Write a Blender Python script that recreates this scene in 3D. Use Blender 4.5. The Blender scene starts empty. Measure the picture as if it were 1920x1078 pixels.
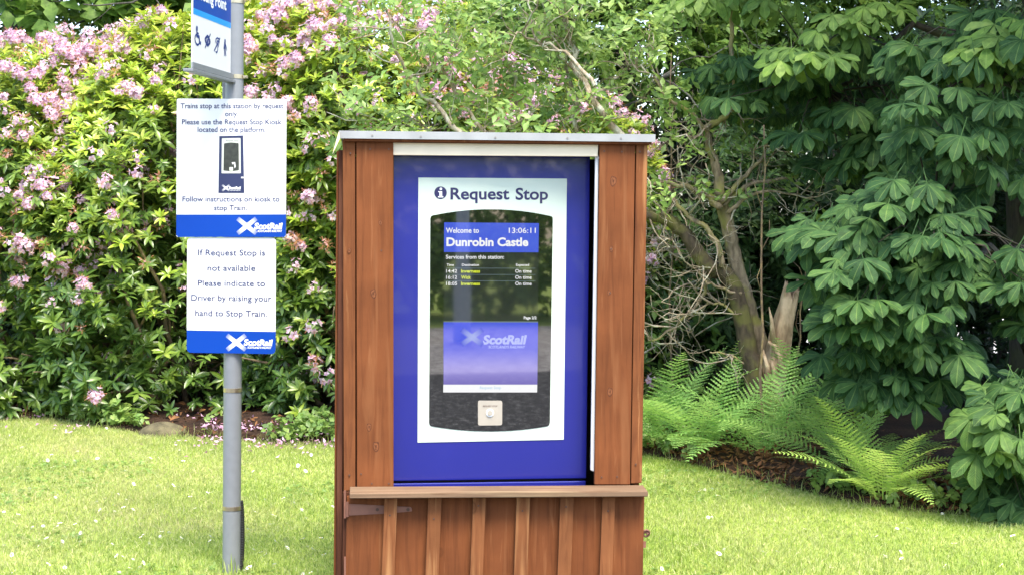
import bpy, math, random
import numpy as np
from mathutils import Vector, Matrix

# ------------------------------------------------------------------ camera, light, exposure
W_PX, H_PX, F = 1920.0, 1078.0, 3000.0
EYE, HORIZ, ROLL = 1.58, 400.0, 0.0068
scene = bpy.context.scene
COL = scene.collection
cam_d = bpy.data.cameras.new("camera")
cam_d.sensor_width = 36.0
cam_d.lens = 36.0 * F / W_PX
cam_d.shift_y = -(H_PX / 2 - HORIZ) / W_PX
cam_d.clip_start, cam_d.clip_end = 0.1, 3000
cam = bpy.data.objects.new("camera", cam_d)
cam.matrix_world = Matrix.Translation((0, 0, EYE)) @ Matrix.Rotation(math.radians(90), 4, 'X') @ Matrix.Rotation(ROLL, 4, 'Z')
COL.objects.link(cam)
scene.camera = cam

SUN_EL, SUN_AZ = math.radians(62), math.radians(162)     # azimuth clockwise from +Y
sd = Vector((math.sin(SUN_AZ) * math.cos(SUN_EL), math.cos(SUN_AZ) * math.cos(SUN_EL), math.sin(SUN_EL)))
sun_d = bpy.data.lights.new("sun", 'SUN')
sun_d.energy, sun_d.angle, sun_d.color = 2.35, math.radians(24.0), (1.0, 0.93, 0.80)
sun = bpy.data.objects.new("sun", sun_d)
sun.rotation_euler = sd.to_track_quat('Z', 'Y').to_euler()
COL.objects.link(sun)

world = bpy.data.worlds.new("World")
scene.world = world
world.use_nodes = True
wn, wl = world.node_tree.nodes, world.node_tree.links
bg = wn["Background"]
sky = wn.new("ShaderNodeTexSky")
sky.sky_type = 'NISHITA'
sky.sun_disc = False
sky.sun_elevation = SUN_EL
sky.sun_rotation = SUN_AZ
sky.air_density, sky.dust_density, sky.ozone_density = 1.0, 1.6, 0.5
wl.new(sky.outputs[0], bg.inputs[0])
bg.inputs[1].default_value = 0.15

vs = scene.view_settings
vs.view_transform = 'Standard'
vs.look = 'None'
vs.exposure = 1.8
vs.gamma = 1.0
vs.use_curve_mapping = False
EM = 1.0 / 2 ** vs.exposure          # emission that displays as its own colour
scene.cycles.max_bounces = 8
scene.cycles.transparent_max_bounces = 8

rng = np.random.default_rng(11)
R_ = random.Random(5)
CR, SR = math.cos(ROLL), math.sin(ROLL)


# ------------------------------------------------------------------ pixel helpers (photo pixels -> rays)
def ray(px, py):
    dx, dy = px - 960.0, py - HORIZ
    ux, uy = dx * CR + dy * SR, -dx * SR + dy * CR
    return ux / F, -uy / F


def P(px, py, Y):
    a, b = ray(px, py)
    return Vector((a * Y, Y, EYE + b * Y))


def G(px, py, z=0.0):
    a, b = ray(px, py)
    Y = (z - EYE) / b
    return Vector((a * Y, Y, z))


class Frame:
    """a vertical plane: u along it, w into depth, z up"""
    def __init__(s, ox, oy, ang):
        s.ox, s.oy, s.a = ox, oy, ang
        s.c, s.s = math.cos(ang), math.sin(ang)

    def K(s, px, py, w=0.0):
        dx, dz = ray(px, py)
        t = (w - s.ox * s.s + s.oy * s.c) / (-dx * s.s + s.c)
        return ((t * dx - s.ox) * s.c + (t - s.oy) * s.s, EYE + dz * t)

    def depth(s, px, py):
        dx, dz = ray(px, py)
        return (-s.ox * s.s + s.oy * s.c) / (-dx * s.s + s.c)


# ------------------------------------------------------------------ object helpers
def tag(o, label=None, cat=None, group=None, kind=None):
    if label: o["label"] = label
    if cat: o["category"] = cat
    if group: o["group"] = group
    if kind: o["kind"] = kind
    return o


def empty(name, loc, rz=0.0):
    o = bpy.data.objects.new(name, None)
    o.location = loc
    o.rotation_euler = (0, 0, rz)
    o.empty_display_size = 0.1
    COL.objects.link(o)
    return o


def link(name, me, parent=None):
    o = bpy.data.objects.new(name, me)
    COL.objects.link(o)
    if parent: o.parent = parent
    return o


class MB:
    def __init__(s):
        s.v, s.f, s.m = [], [], []

    def add(s, vs_, fs, m=0):
        b = len(s.v)
        s.v += [tuple(x) for x in vs_]
        s.f += [tuple(b + i for i in f) for f in fs]
        s.m += [m] * len(fs)

    def box(s, x0, x1, y0, y1, z0, z1, m=0):
        s.add([(x0, y0, z0), (x1, y0, z0), (x1, y1, z0), (x0, y1, z0), (x0, y0, z1), (x1, y0, z1), (x1, y1, z1), (x0, y1, z1)],
              [(0, 3, 2, 1), (4, 5, 6, 7), (0, 1, 5, 4), (1, 2, 6, 5), (2, 3, 7, 6), (3, 0, 4, 7)], m)

    def prism(s, uz, w0, w1, m=0):
        """polygon given counter-clockwise seen from the front (u right, z up), extruded from w0 (front) to w1 (back)"""
        n = len(uz)
        vv = [(u, w0, z) for u, z in uz] + [(u, w1, z) for u, z in uz]
        ff = [tuple(range(n)), tuple(range(2 * n - 1, n - 1, -1))]
        ff += [((i + 1) % n, i, i + n, (i + 1) % n + n) for i in range(n)]
        s.add(vv, ff, m)

    def sheet(s, uz, w, m=0):
        s.add([(u, w, z) for u, z in uz], [tuple(range(len(uz)))], m)

    def tube(s, pts, rad, n=6, m=0, cap=True):
        pts = [Vector(p) for p in pts]
        k = len(pts)
        b = len(s.v)
        ref = Vector((0.31, 0.17, 0.93))
        for i, p in enumerate(pts):
            d = (pts[min(i + 1, k - 1)] - pts[max(i - 1, 0)])
            if d.length < 1e-9: d = Vector((0, 0, 1))
            d.normalize()
            if abs(d.dot(ref)) > 0.95: ref = Vector((0.9, 0.3, 0.1))
            x = (ref - d * ref.dot(d)).normalized()
            y = d.cross(x)
            ref = x
            r = rad[i] if hasattr(rad, '__len__') else rad
            for j in range(n):
                a = 2 * math.pi * j / n
                s.v.append(tuple(p + x * (math.cos(a) * r) + y * (math.sin(a) * r)))
        nf = 0
        for i in range(k - 1):
            for j in range(n):
                s.f.append((b + i * n + j, b + i * n + (j + 1) % n, b + (i + 1) * n + (j + 1) % n, b + (i + 1) * n + j)); nf += 1
        if cap:
            s.f.append(tuple(b + j for j in range(n - 1, -1, -1))); s.f.append(tuple(b + (k - 1) * n + j for j in range(n))); nf += 2
        s.m += [m] * nf

    def build(s, name, mats, parent=None, bevel=0.0, smooth=False, shift=None):
        me = bpy.data.meshes.new(name)
        v = s.v if shift is None else [(a - shift[0], b - shift[1], c - shift[2]) for a, b, c in s.v]
        me.from_pydata(v, [], s.f)
        for mt in (mats if isinstance(mats, (list, tuple)) else [mats]): me.materials.append(mt)
        me.polygons.foreach_set("material_index", s.m)
        if smooth: me.polygons.foreach_set("use_smooth", [True] * len(s.f))
        me.update()
        o = link(name, me, parent)
        if bevel:
            md = o.modifiers.new("edge", 'BEVEL')
            md.width, md.segments, md.limit_method = bevel, 2, 'ANGLE'
        return o


def quad_mesh(name, V, Q, mats, midx=None, tint=None, uv=None, smooth=True):
    """big quad mesh through numpy"""
    me = bpy.data.meshes.new(name)
    V = np.ascontiguousarray(V, dtype=np.float32); Q = np.ascontiguousarray(Q, dtype=np.int32)
    me.vertices.add(len(V)); me.loops.add(Q.size); me.polygons.add(len(Q))
    me.vertices.foreach_set("co", V.ravel())
    me.loops.foreach_set("vertex_index", Q.ravel())
    me.polygons.foreach_set("loop_start", np.arange(0, Q.size, 4, dtype=np.int32))
    if midx is not None: me.polygons.foreach_set("material_index", np.ascontiguousarray(midx, dtype=np.int32))
    me.polygons.foreach_set("use_smooth", np.full(len(Q), smooth, dtype=bool))
    for mt in (mats if isinstance(mats, (list, tuple)) else [mats]): me.materials.append(mt)
    if tint is not None:
        at = me.attributes.new("tint", 'FLOAT', 'POINT')
        at.data.foreach_set("value", np.ascontiguousarray(tint, dtype=np.float32))
    if uv is not None:
        at = me.attributes.new("leafuv", 'FLOAT2', 'POINT')
        at.data.foreach_set("vector", np.ascontiguousarray(uv, dtype=np.float32).ravel())
    me.update(calc_edges=True)
    return me


class Tmpl:
    def __init__(s, V, Q, M=None, UV=None):
        s.V = np.asarray(V, dtype=np.float64); s.Q = np.asarray(Q, dtype=np.int64)
        s.M = np.zeros(len(s.Q), int) if M is None else np.asarray(M)
        s.UV = np.zeros((len(s.V), 2)) if UV is None else np.asarray(UV)


def merge_t(parts):
    """parts: list of (Tmpl, R 3x3, t)"""
    V, Q, M, U, b = [], [], [], [], 0
    for t, R, o in parts:
        V.append(t.V @ np.asarray(R).T + np.asarray(o)); Q.append(t.Q + b); M.append(t.M); U.append(t.UV); b += len(t.V)
    return Tmpl(np.vstack(V), np.vstack(Q), np.concatenate(M), np.vstack(U))


def scatter(name, items, mats, parent=None, smooth=True):
    """items: list of (Tmpl, Rs (n,3,3), ts (n,3), tint (n,)); one mesh"""
    Vs, Qs, Ms, Ts, Us, b = [], [], [], [], [], 0
    for t, Rm, T, ti in items:
        n = len(T)
        if n == 0: continue
        V = np.einsum('nij,vj->nvi', Rm, t.V) + T[:, None, :]
        Q = t.Q[None] + (np.arange(n) * len(t.V))[:, None, None] + b
        Vs.append(V.reshape(-1, 3)); Qs.append(Q.reshape(-1, 4)); Ms.append(np.tile(t.M, n))
        Ts.append(np.repeat(ti, len(t.V))); Us.append(np.tile(t.UV, (n, 1)))
        b += n * len(t.V)
    me = quad_mesh(name, np.vstack(Vs), np.vstack(Qs), mats, np.concatenate(Ms), np.concatenate(Ts), np.vstack(Us), smooth)
    return link(name, me, parent)


def unit(a):
    return a / np.maximum(np.linalg.norm(a, axis=-1, keepdims=True), 1e-9)


def frames(normal, spin, scale):
    """rotation matrices whose +Z is normal, spun about it, scaled"""
    n = unit(normal)
    ref = np.where(np.abs(n[:, 2:3]) > 0.9, np.array([[1.0, 0, 0]]), np.array([[0, 0, 1.0]]))
    x = unit(np.cross(ref, n)); y = np.cross(n, x)
    c, s = np.cos(spin)[:, None], np.sin(spin)[:, None]
    X = x * c + y * s; Y = -x * s + y * c
    return np.stack([X, Y, n], axis=2) * np.asarray(scale).reshape(-1, 1, 1)


def dirframes(d, n, scale):
    """+Y along d, +Z near n"""
    d = unit(d); x = unit(np.cross(d, n)); z = np.cross(x, d)
    return np.stack([x, d, z], axis=2) * np.asarray(scale).reshape(-1, 1, 1)


def rotx(a): return np.array([[1, 0, 0], [0, math.cos(a), -math.sin(a)], [0, math.sin(a), math.cos(a)]])
def rotz(a): return np.array([[math.cos(a), -math.sin(a), 0], [math.sin(a), math.cos(a), 0], [0, 0, 1]])
def roty(a): return np.array([[math.cos(a), 0, math.sin(a)], [0, 1, 0], [-math.sin(a), 0, math.cos(a)]])


_K = rng.normal(size=(14, 3)); _PH = rng.uniform(0, 6.28, 14)
def noise(p, f=1.0):
    p = np.asarray(p) * f
    return np.sin(p @ _K.T + _PH).mean(axis=-1) * 2.2


# ------------------------------------------------------------------ materials
def srgb(r, g, b):
    f = lambda c: (c / 255 / 12.92) if c / 255 <= 0.04045 else ((c / 255 + 0.055) / 1.055) ** 2.4
    return (f(r), f(g), f(b), 1.0)


def new_mat(name):
    m = bpy.data.materials.new(name); m.use_nodes = True
    nt = m.node_tree
    return m, nt.nodes, nt.links, nt.nodes["Principled BSDF"]


def simple(name, col, rough=0.5, metal=0.0, coat=0.0, var=0.0, scale=20.0, bump=0.0, spec=0.5):
    m, N, L, b = new_mat(name)
    b.inputs["Roughness"].default_value = rough
    b.inputs["Metallic"].default_value = metal
    b.inputs["Coat Weight"].default_value = coat
    b.inputs["Coat Roughness"].default_value = 0.03
    b.inputs["Specular IOR Level"].default_value = spec
    tc = N.new("ShaderNodeTexCoord"); nz = N.new("ShaderNodeTexNoise")
    nz.inputs["Scale"].default_value = scale; nz.inputs["Detail"].default_value = 6
    L.new(tc.outputs["Object"], nz.inputs["Vector"])
    rp = N.new("ShaderNodeValToRGB")
    c = np.array(col[:3])
    rp.color_ramp.elements[0].position = 0.3; rp.color_ramp.elements[1].position = 0.7
    rp.color_ramp.elements[0].color = (*(c * (1 - var)), 1); rp.color_ramp.elements[1].color = (*np.minimum(c * (1 + var), 1), 1)
    L.new(nz.outputs[0], rp.inputs[0]); L.new(rp.outputs[0], b.inputs["Base Color"])
    if bump:
        bp = N.new("ShaderNodeBump"); bp.inputs["Strength"].default_value = bump; bp.inputs["Distance"].default_value = 0.01
        L.new(nz.outputs[0], bp.inputs["Height"]); L.new(bp.outputs[0], b.inputs["Normal"])
    return m


def ramp(N, stops):
    r = N.new("ShaderNodeValToRGB"); e = r.color_ramp.elements
    e[0].position, e[0].color = stops[0][0], (*stops[0][1], 1)
    e[1].position, e[1].color = stops[-1][0], (*stops[-1][1], 1)
    for p, c in stops[1:-1]:
        x = e.new(p); x.color = (*c, 1)
    return r


def leaf_mat(name, old, young, transl=0.3, rough=0.38, veins=0.0, spec=0.5):
    """old / young: ramps of leaf colours; the tint attribute picks between them leaf by leaf"""
    m, N, L, b = new_mat(name)
    geo = N.new("ShaderNodeNewGeometry")
    r1, r2 = ramp(N, old), ramp(N, young)
    L.new(geo.outputs["Random Per Island"], r1.inputs[0]); L.new(geo.outputs["Random Per Island"], r2.inputs[0])
    at = N.new("ShaderNodeAttribute"); at.attribute_name = "tint"
    mx = N.new("ShaderNodeMix"); mx.data_type = 'RGBA'
    L.new(at.outputs["Fac"], mx.inputs[0]); L.new(r1.outputs[0], mx.inputs[6]); L.new(r2.outputs[0], mx.inputs[7])
    col = mx.outputs[2]
    uv = N.new("ShaderNodeAttribute"); uv.attribute_name = "leafuv"
    sp = N.new("ShaderNodeSeparateXYZ"); L.new(uv.outputs["Vector"], sp.inputs[0])
    ab = N.new("ShaderNodeMath"); ab.operation = 'ABSOLUTE'; L.new(sp.outputs[0], ab.inputs[0])
    # pale midrib
    mr = N.new("ShaderNodeMapRange"); mr.inputs[1].default_value = 0.03; mr.inputs[2].default_value = 0.12
    mr.inputs[3].default_value = 0.35; mr.inputs[4].default_value = 0.0
    L.new(ab.outputs[0], mr.inputs[0])
    m2 = N.new("ShaderNodeMix"); m2.data_type = 'RGBA'
    L.new(mr.outputs[0], m2.inputs[0]); L.new(col, m2.inputs[6])
    pale = young[-1][1]
    m2.inputs[7].default_value = (*pale, 1)
    col = m2.outputs[2]
    if veins:
        ml = N.new("ShaderNodeMath"); ml.operation = 'MULTIPLY_ADD'
        L.new(ab.outputs[0], ml.inputs[0]); ml.inputs[1].default_value = -0.22; L.new(sp.outputs[1], ml.inputs[2])
        m3 = N.new("ShaderNodeMath"); m3.operation = 'MULTIPLY'; L.new(ml.outputs[0], m3.inputs[0]); m3.inputs[1].default_value = 2 * math.pi * 13
        sn = N.new("ShaderNodeMath"); sn.operation = 'SINE'; L.new(m3.outputs[0], sn.inputs[0])
        bp = N.new("ShaderNodeBump"); bp.inputs["Strength"].default_value = veins; bp.inputs["Distance"].default_value = 0.004
        L.new(sn.outputs[0], bp.inputs["Height"]); L.new(bp.outputs[0], b.inputs["Normal"])
        mm = N.new("ShaderNodeMapRange"); mm.inputs[1].default_value = 0.75; mm.inputs[2].default_value = 1.0; mm.inputs[3].default_value = 0.0; mm.inputs[4].default_value = 0.10
        L.new(sn.outputs[0], mm.inputs[0])
        m4 = N.new("ShaderNodeMix"); m4.data_type = 'RGBA'; L.new(mm.outputs[0], m4.inputs[0]); L.new(col, m4.inputs[6]); m4.inputs[7].default_value = (*pale, 1)
        col = m4.outputs[2]
    tcb = N.new("ShaderNodeTexCoord"); nb = N.new("ShaderNodeTexNoise"); nb.inputs["Scale"].default_value = 22; nb.inputs["Detail"].default_value = 4
    L.new(tcb.outputs["Object"], nb.inputs["Vector"])
    rb = ramp(N, [(0.32, (0.66, 0.68, 0.66)), (0.5, (1, 1, 1)), (0.68, (1.22, 1.16, 1.05))]); L.new(nb.outputs[0], rb.inputs[0])
    mb_ = N.new("ShaderNodeMix"); mb_.data_type = 'RGBA'; mb_.blend_type = 'MULTIPLY'; mb_.inputs[0].default_value = 1
    L.new(col, mb_.inputs[6]); L.new(rb.outputs[0], mb_.inputs[7]); col = mb_.outputs[2]
    L.new(col, b.inputs["Base Color"])
    b.inputs["Roughness"].default_value = rough
    b.inputs["Specular IOR Level"].default_value = spec
    tr = N.new("ShaderNodeBsdfTranslucent")
    hs = N.new("ShaderNodeHueSaturation"); hs.inputs["Value"].default_value = 1.5; hs.inputs["Hue"].default_value = 0.485
    L.new(col, hs.inputs["Color"]); L.new(hs.outputs[0], tr.inputs[0])
    ms = N.new("ShaderNodeMixShader"); ms.inputs[0].default_value = transl
    L.new(b.outputs[0], ms.inputs[1]); L.new(tr.outputs[0], ms.inputs[2])
    L.new(ms.outputs[0], N["Material Output"].inputs[0])
    return m


def wood_mat(name, dark, mid, light, wear=0.5, seed=0.0, axis='Z'):
    m, N, L, b = new_mat(name)
    tc = N.new("ShaderNodeTexCoord"); oi = N.new("ShaderNodeObjectInfo"); geo = N.new("ShaderNodeNewGeometry")
    ad = N.new("ShaderNodeVectorMath"); ad.operation = 'ADD'
    cb = N.new("ShaderNodeCombineXYZ")
    mu = N.new("ShaderNodeMath"); mu.operation = 'MULTIPLY_ADD'
    L.new(geo.outputs["Random Per Island"], mu.inputs[0]); mu.inputs[1].default_value = 37.0; mu.inputs[2].default_value = seed
    L.new(mu.outputs[0], cb.inputs[0]); L.new(mu.outputs[0], cb.inputs[2])
    L.new(tc.outputs["Object"], ad.inputs[0]); L.new(cb.outputs[0], ad.inputs[1])
    mp = N.new("ShaderNodeMapping")
    mp.inputs["Scale"].default_value = {'Z': (1, 1, 0.06), 'X': (0.06, 1, 1)}[axis]
    L.new(ad.outputs[0], mp.inputs[0])
    dn = N.new("ShaderNodeTexNoise"); dn.inputs["Scale"].default_value = 5.0; dn.inputs["Detail"].default_value = 3
    L.new(mp.outputs[0], dn.inputs["Vector"])
    # grain
    gv = N.new("ShaderNodeTexNoise"); gv.inputs["Scale"].default_value = 55; gv.inputs["Detail"].default_value = 8; gv.inputs["Distortion"].default_value = 0.6
    L.new(mp.outputs[0], gv.inputs["Vector"])
    r1 = ramp(N, [(0.3, dark), (0.5, mid), (0.62, mid), (0.78, light)])
    L.new(gv.outputs[0], r1.inputs[0])
    # broad tone
    bt = N.new("ShaderNodeTexNoise"); bt.inputs["Scale"].default_value = 4; bt.inputs["Detail"].default_value = 4
    L.new(ad.outputs[0], bt.inputs["Vector"])
    r2 = ramp(N, [(0.3, (0.72, 0.7, 0.7)), (0.7, (1.15, 1.12, 1.1))])
    L.new(bt.outputs[0], r2.inputs[0])
    mm = N.new("ShaderNodeMix"); mm.data_type = 'RGBA'; mm.blend_type = 'MULTIPLY'; mm.inputs[0].default_value = 1
    L.new(r1.outputs[0], mm.inputs[6]); L.new(r2.outputs[0], mm.inputs[7])
    # bare, weathered streaks where the stain has gone
    st = N.new("ShaderNodeTexNoise"); st.inputs["Scale"].default_value = 16; st.inputs["Detail"].default_value = 7; st.inputs["Distortion"].default_value = 1.2
    L.new(mp.outputs[0], st.inputs["Vector"])
    r3 = ramp(N, [(0.60 - 0.05 * wear, (0, 0, 0)), (0.72, (wear, wear, wear))])
    L.new(st.outputs[0], r3.inputs[0])
    mx = N.new("ShaderNodeMix"); mx.data_type = 'RGBA'
    L.new(r3.outputs[0], mx.inputs[0]); L.new(mm.outputs[2], mx.inputs[6]); mx.inputs[7].default_value = (*light, 1)
    # knots
    vo = N.new("ShaderNodeTexVoronoi"); vo.inputs["Scale"].default_value = 3.6
    mk = N.new("ShaderNodeMapping"); mk.inputs["Scale"].default_value = {'Z': (1.3, 0.2, 0.8), 'X': (0.8, 0.2, 1.3)}[axis]
    L.new(ad.outputs[0], mk.inputs[0]); L.new(mk.outputs[0], vo.inputs["Vector"])
    rk = ramp(N, [(0.0, (0.75, 0.75, 0.75)), (0.045, (0.35, 0.35, 0.35)), (0.06, (0.8, 0.8, 0.8)), (0.085, (0, 0, 0))])
    L.new(vo.outputs["Distance"], rk.inputs[0])
    mz = N.new("ShaderNodeMix"); mz.data_type = 'RGBA'
    L.new(rk.outputs[0], mz.inputs[0]); L.new(mx.outputs[2], mz.inputs[6]); mz.inputs[7].default_value = (*np.array(dark) * 0.8, 1)
    L.new(mz.outputs[2], b.inputs["Base Color"])
    b.inputs["Roughness"].default_value = 0.8; b.inputs["Specular IOR Level"].default_value = 0.15
    bp = N.new("ShaderNodeBump"); bp.inputs["Strength"].default_value = 0.35; bp.inputs["Distance"].default_value = 0.004
    L.new(gv.outputs[0], bp.inputs["Height"]); L.new(bp.outputs[0], b.inputs["Normal"])
    return m


def emit_mat(name, col, strength=1.0, attr=None):
    m, N, L, b = new_mat(name)
    b.inputs["Base Color"].default_value = (0.01, 0.01, 0.012, 1)
    b.inputs["Roughness"].default_value = 0.03; b.inputs["IOR"].default_value = 2.35
    b.inputs["Emission Color"].default_value = col
    b.inputs["Emission Strength"].default_value = strength * EM
    if attr:
        a = N.new("ShaderNodeAttribute"); a.attribute_name = attr
        L.new(a.outputs["Color"], b.inputs["Emission Color"])
    return m


def bark_mat(name, c1, c2, c3, scale=30.0):
    m, N, L, b = new_mat(name)
    tc = N.new("ShaderNodeTexCoord"); mp = N.new("ShaderNodeMapping"); mp.inputs["Scale"].default_value = (1, 1, 0.35)
    L.new(tc.outputs["Object"], mp.inputs[0])
    n1 = N.new("ShaderNodeTexNoise"); n1.inputs["Scale"].default_value = scale; n1.inputs["Detail"].default_value = 8
    n2 = N.new("ShaderNodeTexNoise"); n2.inputs["Scale"].default_value = scale * 0.22; n2.inputs["Detail"].default_value = 5
    L.new(mp.outputs[0], n1.inputs["Vector"]); L.new(tc.outputs["Object"], n2.inputs["Vector"])
    r1 = ramp(N, [(0.3, c1), (0.7, c2)]); L.new(n1.outputs[0], r1.inputs[0])
    r2 = ramp(N, [(0.48, (0, 0, 0)), (0.62, (0.85, 0.85, 0.85))]); L.new(n2.outputs[0], r2.inputs[0])
    mx = N.new("ShaderNodeMix"); mx.data_type = 'RGBA'; L.new(r2.outputs[0], mx.inputs[0]); L.new(r1.outputs[0], mx.inputs[6]); mx.inputs[7].default_value = (*c3, 1)
    L.new(mx.outputs[2], b.inputs["Base Color"]); b.inputs["Roughness"].default_value = 0.85
    bp = N.new("ShaderNodeBump"); bp.inputs["Strength"].default_value = 0.8; bp.inputs["Distance"].default_value = 0.015
    L.new(n1.outputs[0], bp.inputs["Height"]); L.new(bp.outputs[0], b.inputs["Normal"])
    return m


M = {}
M['wood'] = wood_mat("stained_wood", (0.136, 0.045, 0.0155), (0.176, 0.059, 0.0200), (0.27, 0.112, 0.044), 0.42)
M['wood_worn'] = wood_mat("worn_stained_wood", (0.115, 0.039, 0.0150), (0.185, 0.066, 0.023), (0.46, 0.23, 0.092), 1.0, 9.0)
M['wood_ledge'] = wood_mat("weathered_ledge_wood", (0.135, 0.080, 0.046), (0.20, 0.130, 0.080), (0.27, 0.20, 0.115), 0.9, 4.0, 'X')
M['wood_batten'] = wood_mat("pale_batten_wood", (0.140, 0.050, 0.019), (0.215, 0.083, 0.031), (0.42, 0.215, 0.088), 1.0, 17.0)
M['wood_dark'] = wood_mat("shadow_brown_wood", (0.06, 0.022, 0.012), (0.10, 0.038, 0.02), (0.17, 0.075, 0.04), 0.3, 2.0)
M['inside'] = simple("shade_black_inner_boards", (0.012, 0.010, 0.009), 0.8, var=0.3)  # near black, the shade inside the shelter put into the board colour
M['alu'] = simple("pale_aluminium", (0.33, 0.335, 0.33), 0.5, 0.2, var=0.12, scale=9)
M['screw'] = simple("dull_screw_heads", (0.28, 0.26, 0.24), 0.5, 0.6)
M['rust_screw'] = simple("rusty_screws", (0.10, 0.05, 0.032), 0.6, 0.2)
M['cream'] = simple("cream_paint", (0.86, 0.73, 0.52), 0.55, var=0.08, scale=6)
M['hinge'] = simple("painted_hinge", (0.22, 0.095, 0.06), 0.5, 0.1, var=0.25, scale=14, bump=0.1)
M['blue_cab'] = simple("deep_blue_glass", (0.016, 0.019, 0.20), 0.22, coat=0.6, var=0.04, scale=3)
M['white_panel'] = simple("white_back_printed_glass", (0.57, 0.65, 0.56), 0.25, coat=0.7, var=0.02, scale=3)
M['glass'] = simple("black_display_glass", (0.004, 0.004, 0.005), 0.02, var=0.0, spec=0.6)
M['glass'].node_tree.nodes["Principled BSDF"].inputs["IOR"].default_value = 2.35
M['rubber'] = simple("black_gap", (0.006, 0.006, 0.006), 0.7)
M['navy'] = simple("navy_print", (0.018, 0.014, 0.085), 0.3, coat=0.5)
M['sign_white'] = simple("white_sign_face", (0.74, 0.74, 0.73), 0.28, var=0.02, scale=5)
M['sign_blue'] = simple("blue_sign_band", (0.003, 0.051, 0.345), 0.3, var=0.04, scale=5, spec=0.25)
M['sign_cyan'] = simple("light_blue_sign_band", (0.012, 0.29, 0.78), 0.28, var=0.03)
M['ink'] = simple("blue_grey_ink", (0.040, 0.045, 0.13), 0.4)
M['icon'] = simple("navy_icon_ink", (0.010, 0.030, 0.20), 0.4)
M['print_white'] = simple("white_print", (0.84, 0.85, 0.86), 0.3)
M['pole'] = simple("grey_painted_steel", (0.20, 0.211, 0.228), 0.38, 0.0, var=0.05, scale=30)
M['band'] = simple("bronze_steel_band", (0.50, 0.42, 0.30), 0.28, 0.85, var=0.1)
M['conduit'] = simple("black_conduit", (0.012, 0.012, 0.013), 0.5)
M['photo_bg'] = simple("photo_pale_wall", (0.62, 0.62, 0.60), 0.3)
M['photo_navy'] = simple("photo_navy", (0.022, 0.028, 0.085), 0.3)
M['photo_grey'] = simple("photo_grey_panel", (0.56, 0.58, 0.49), 0.3)
M['photo_dark'] = simple("photo_dark_screen", (0.035, 0.037, 0.030), 0.3, var=0.4, scale=60)
M['button'] = simple("beige_button_plate", (0.42, 0.375, 0.31), 0.4, 0.15, var=0.04)
M['scr_white'] = emit_mat("screen_white", (1, 1, 1, 1), 0.9)
M['scr_yellow'] = emit_mat("screen_yellow", srgb(225, 240, 40), 0.9)
M['scr_blue'] = emit_mat("screen_header_blue", srgb(66, 92, 232), 0.85)
M['scr_dark'] = emit_mat("screen_off_black", srgb(14, 20, 14), 0.5)
M['scr_lav'] = emit_mat("screen_logo_lavender", srgb(165, 178, 250), 0.9)
M['scr_cyan'] = emit_mat("screen_pale_cyan", srgb(175, 215, 240), 0.9)
M['scr_grad'] = emit_mat("screen_gradient", (1, 1, 1, 1), 0.85, "shade")
M['bark_moss'] = bark_mat("mossy_bark", (0.12, 0.09, 0.055), (0.42, 0.33, 0.21), (0.30, 0.29, 0.07))
M['bark_brown'] = bark_mat("brown_bark", (0.034, 0.025, 0.016), (0.115, 0.085, 0.052), (0.14, 0.135, 0.035))
M['bark_dark'] = bark_mat("dark_bark", (0.022, 0.018, 0.013), (0.075, 0.06, 0.043), (0.05, 0.052, 0.02))
M['bark_lichen'] = bark_mat("lichen_bark", (0.17, 0.125, 0.08), (0.42, 0.34, 0.24), (0.48, 0.48, 0.38), 60)
M['bark_twig'] = bark_mat("twig_bark", (0.10, 0.07, 0.045), (0.22, 0.16, 0.10), (0.30, 0.22, 0.10), 60)
M['bark_back'] = bark_mat("grey_brown_bark", (0.03, 0.028, 0.024), (0.085, 0.078, 0.065), (0.10, 0.105, 0.085))
M['torn_wood'] = bark_mat("torn_bare_wood", (0.22, 0.14, 0.08), (0.60, 0.43, 0.26), (0.72, 0.55, 0.36), 26)
M['rhodo'] = leaf_mat("rhododendron_leaf",
    [(0.0, (0.040, 0.095, 0.020)), (0.5, (0.070, 0.150, 0.028)), (1.0, (0.13, 0.23, 0.045))],
    [(0.0, (0.22, 0.36, 0.03)), (0.6, (0.36, 0.48, 0.05)), (1.0, (0.48, 0.53, 0.10))], 0.30, 0.30)
M['petal'] = leaf_mat("lilac_petal",
    [(0.0, (0.56, 0.34, 0.54)), (0.5, (0.70, 0.52, 0.67)), (1.0, (0.84, 0.73, 0.80))],
    [(0.0, (0.42, 0.19, 0.13)), (0.6, (0.56, 0.34, 0.28)), (1.0, (0.68, 0.52, 0.48))], 0.35, 0.6, 0.0, 0.2)
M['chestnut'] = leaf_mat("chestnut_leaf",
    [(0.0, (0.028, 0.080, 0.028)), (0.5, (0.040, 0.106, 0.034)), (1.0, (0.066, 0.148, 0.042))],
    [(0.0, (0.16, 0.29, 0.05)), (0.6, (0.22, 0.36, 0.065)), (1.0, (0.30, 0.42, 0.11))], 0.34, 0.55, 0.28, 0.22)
M['fern'] = leaf_mat("fern_frond",
    [(0.0, (0.19, 0.38, 0.10)), (0.5, (0.26, 0.47, 0.13)), (1.0, (0.34, 0.54, 0.15))],
    [(0.0, (0.34, 0.54, 0.11)), (1.0, (0.46, 0.60, 0.16))], 0.38, 0.5, 0.0, 0.3)
M['elder'] = leaf_mat("small_shrub_leaf",
    [(0.0, (0.10, 0.20, 0.04)), (0.5, (0.16, 0.29, 0.06)), (1.0, (0.25, 0.37, 0.09))],
    [(0.0, (0.18, 0.30, 0.06)), (1.0, (0.32, 0.42, 0.12))], 0.35, 0.45)
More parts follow.
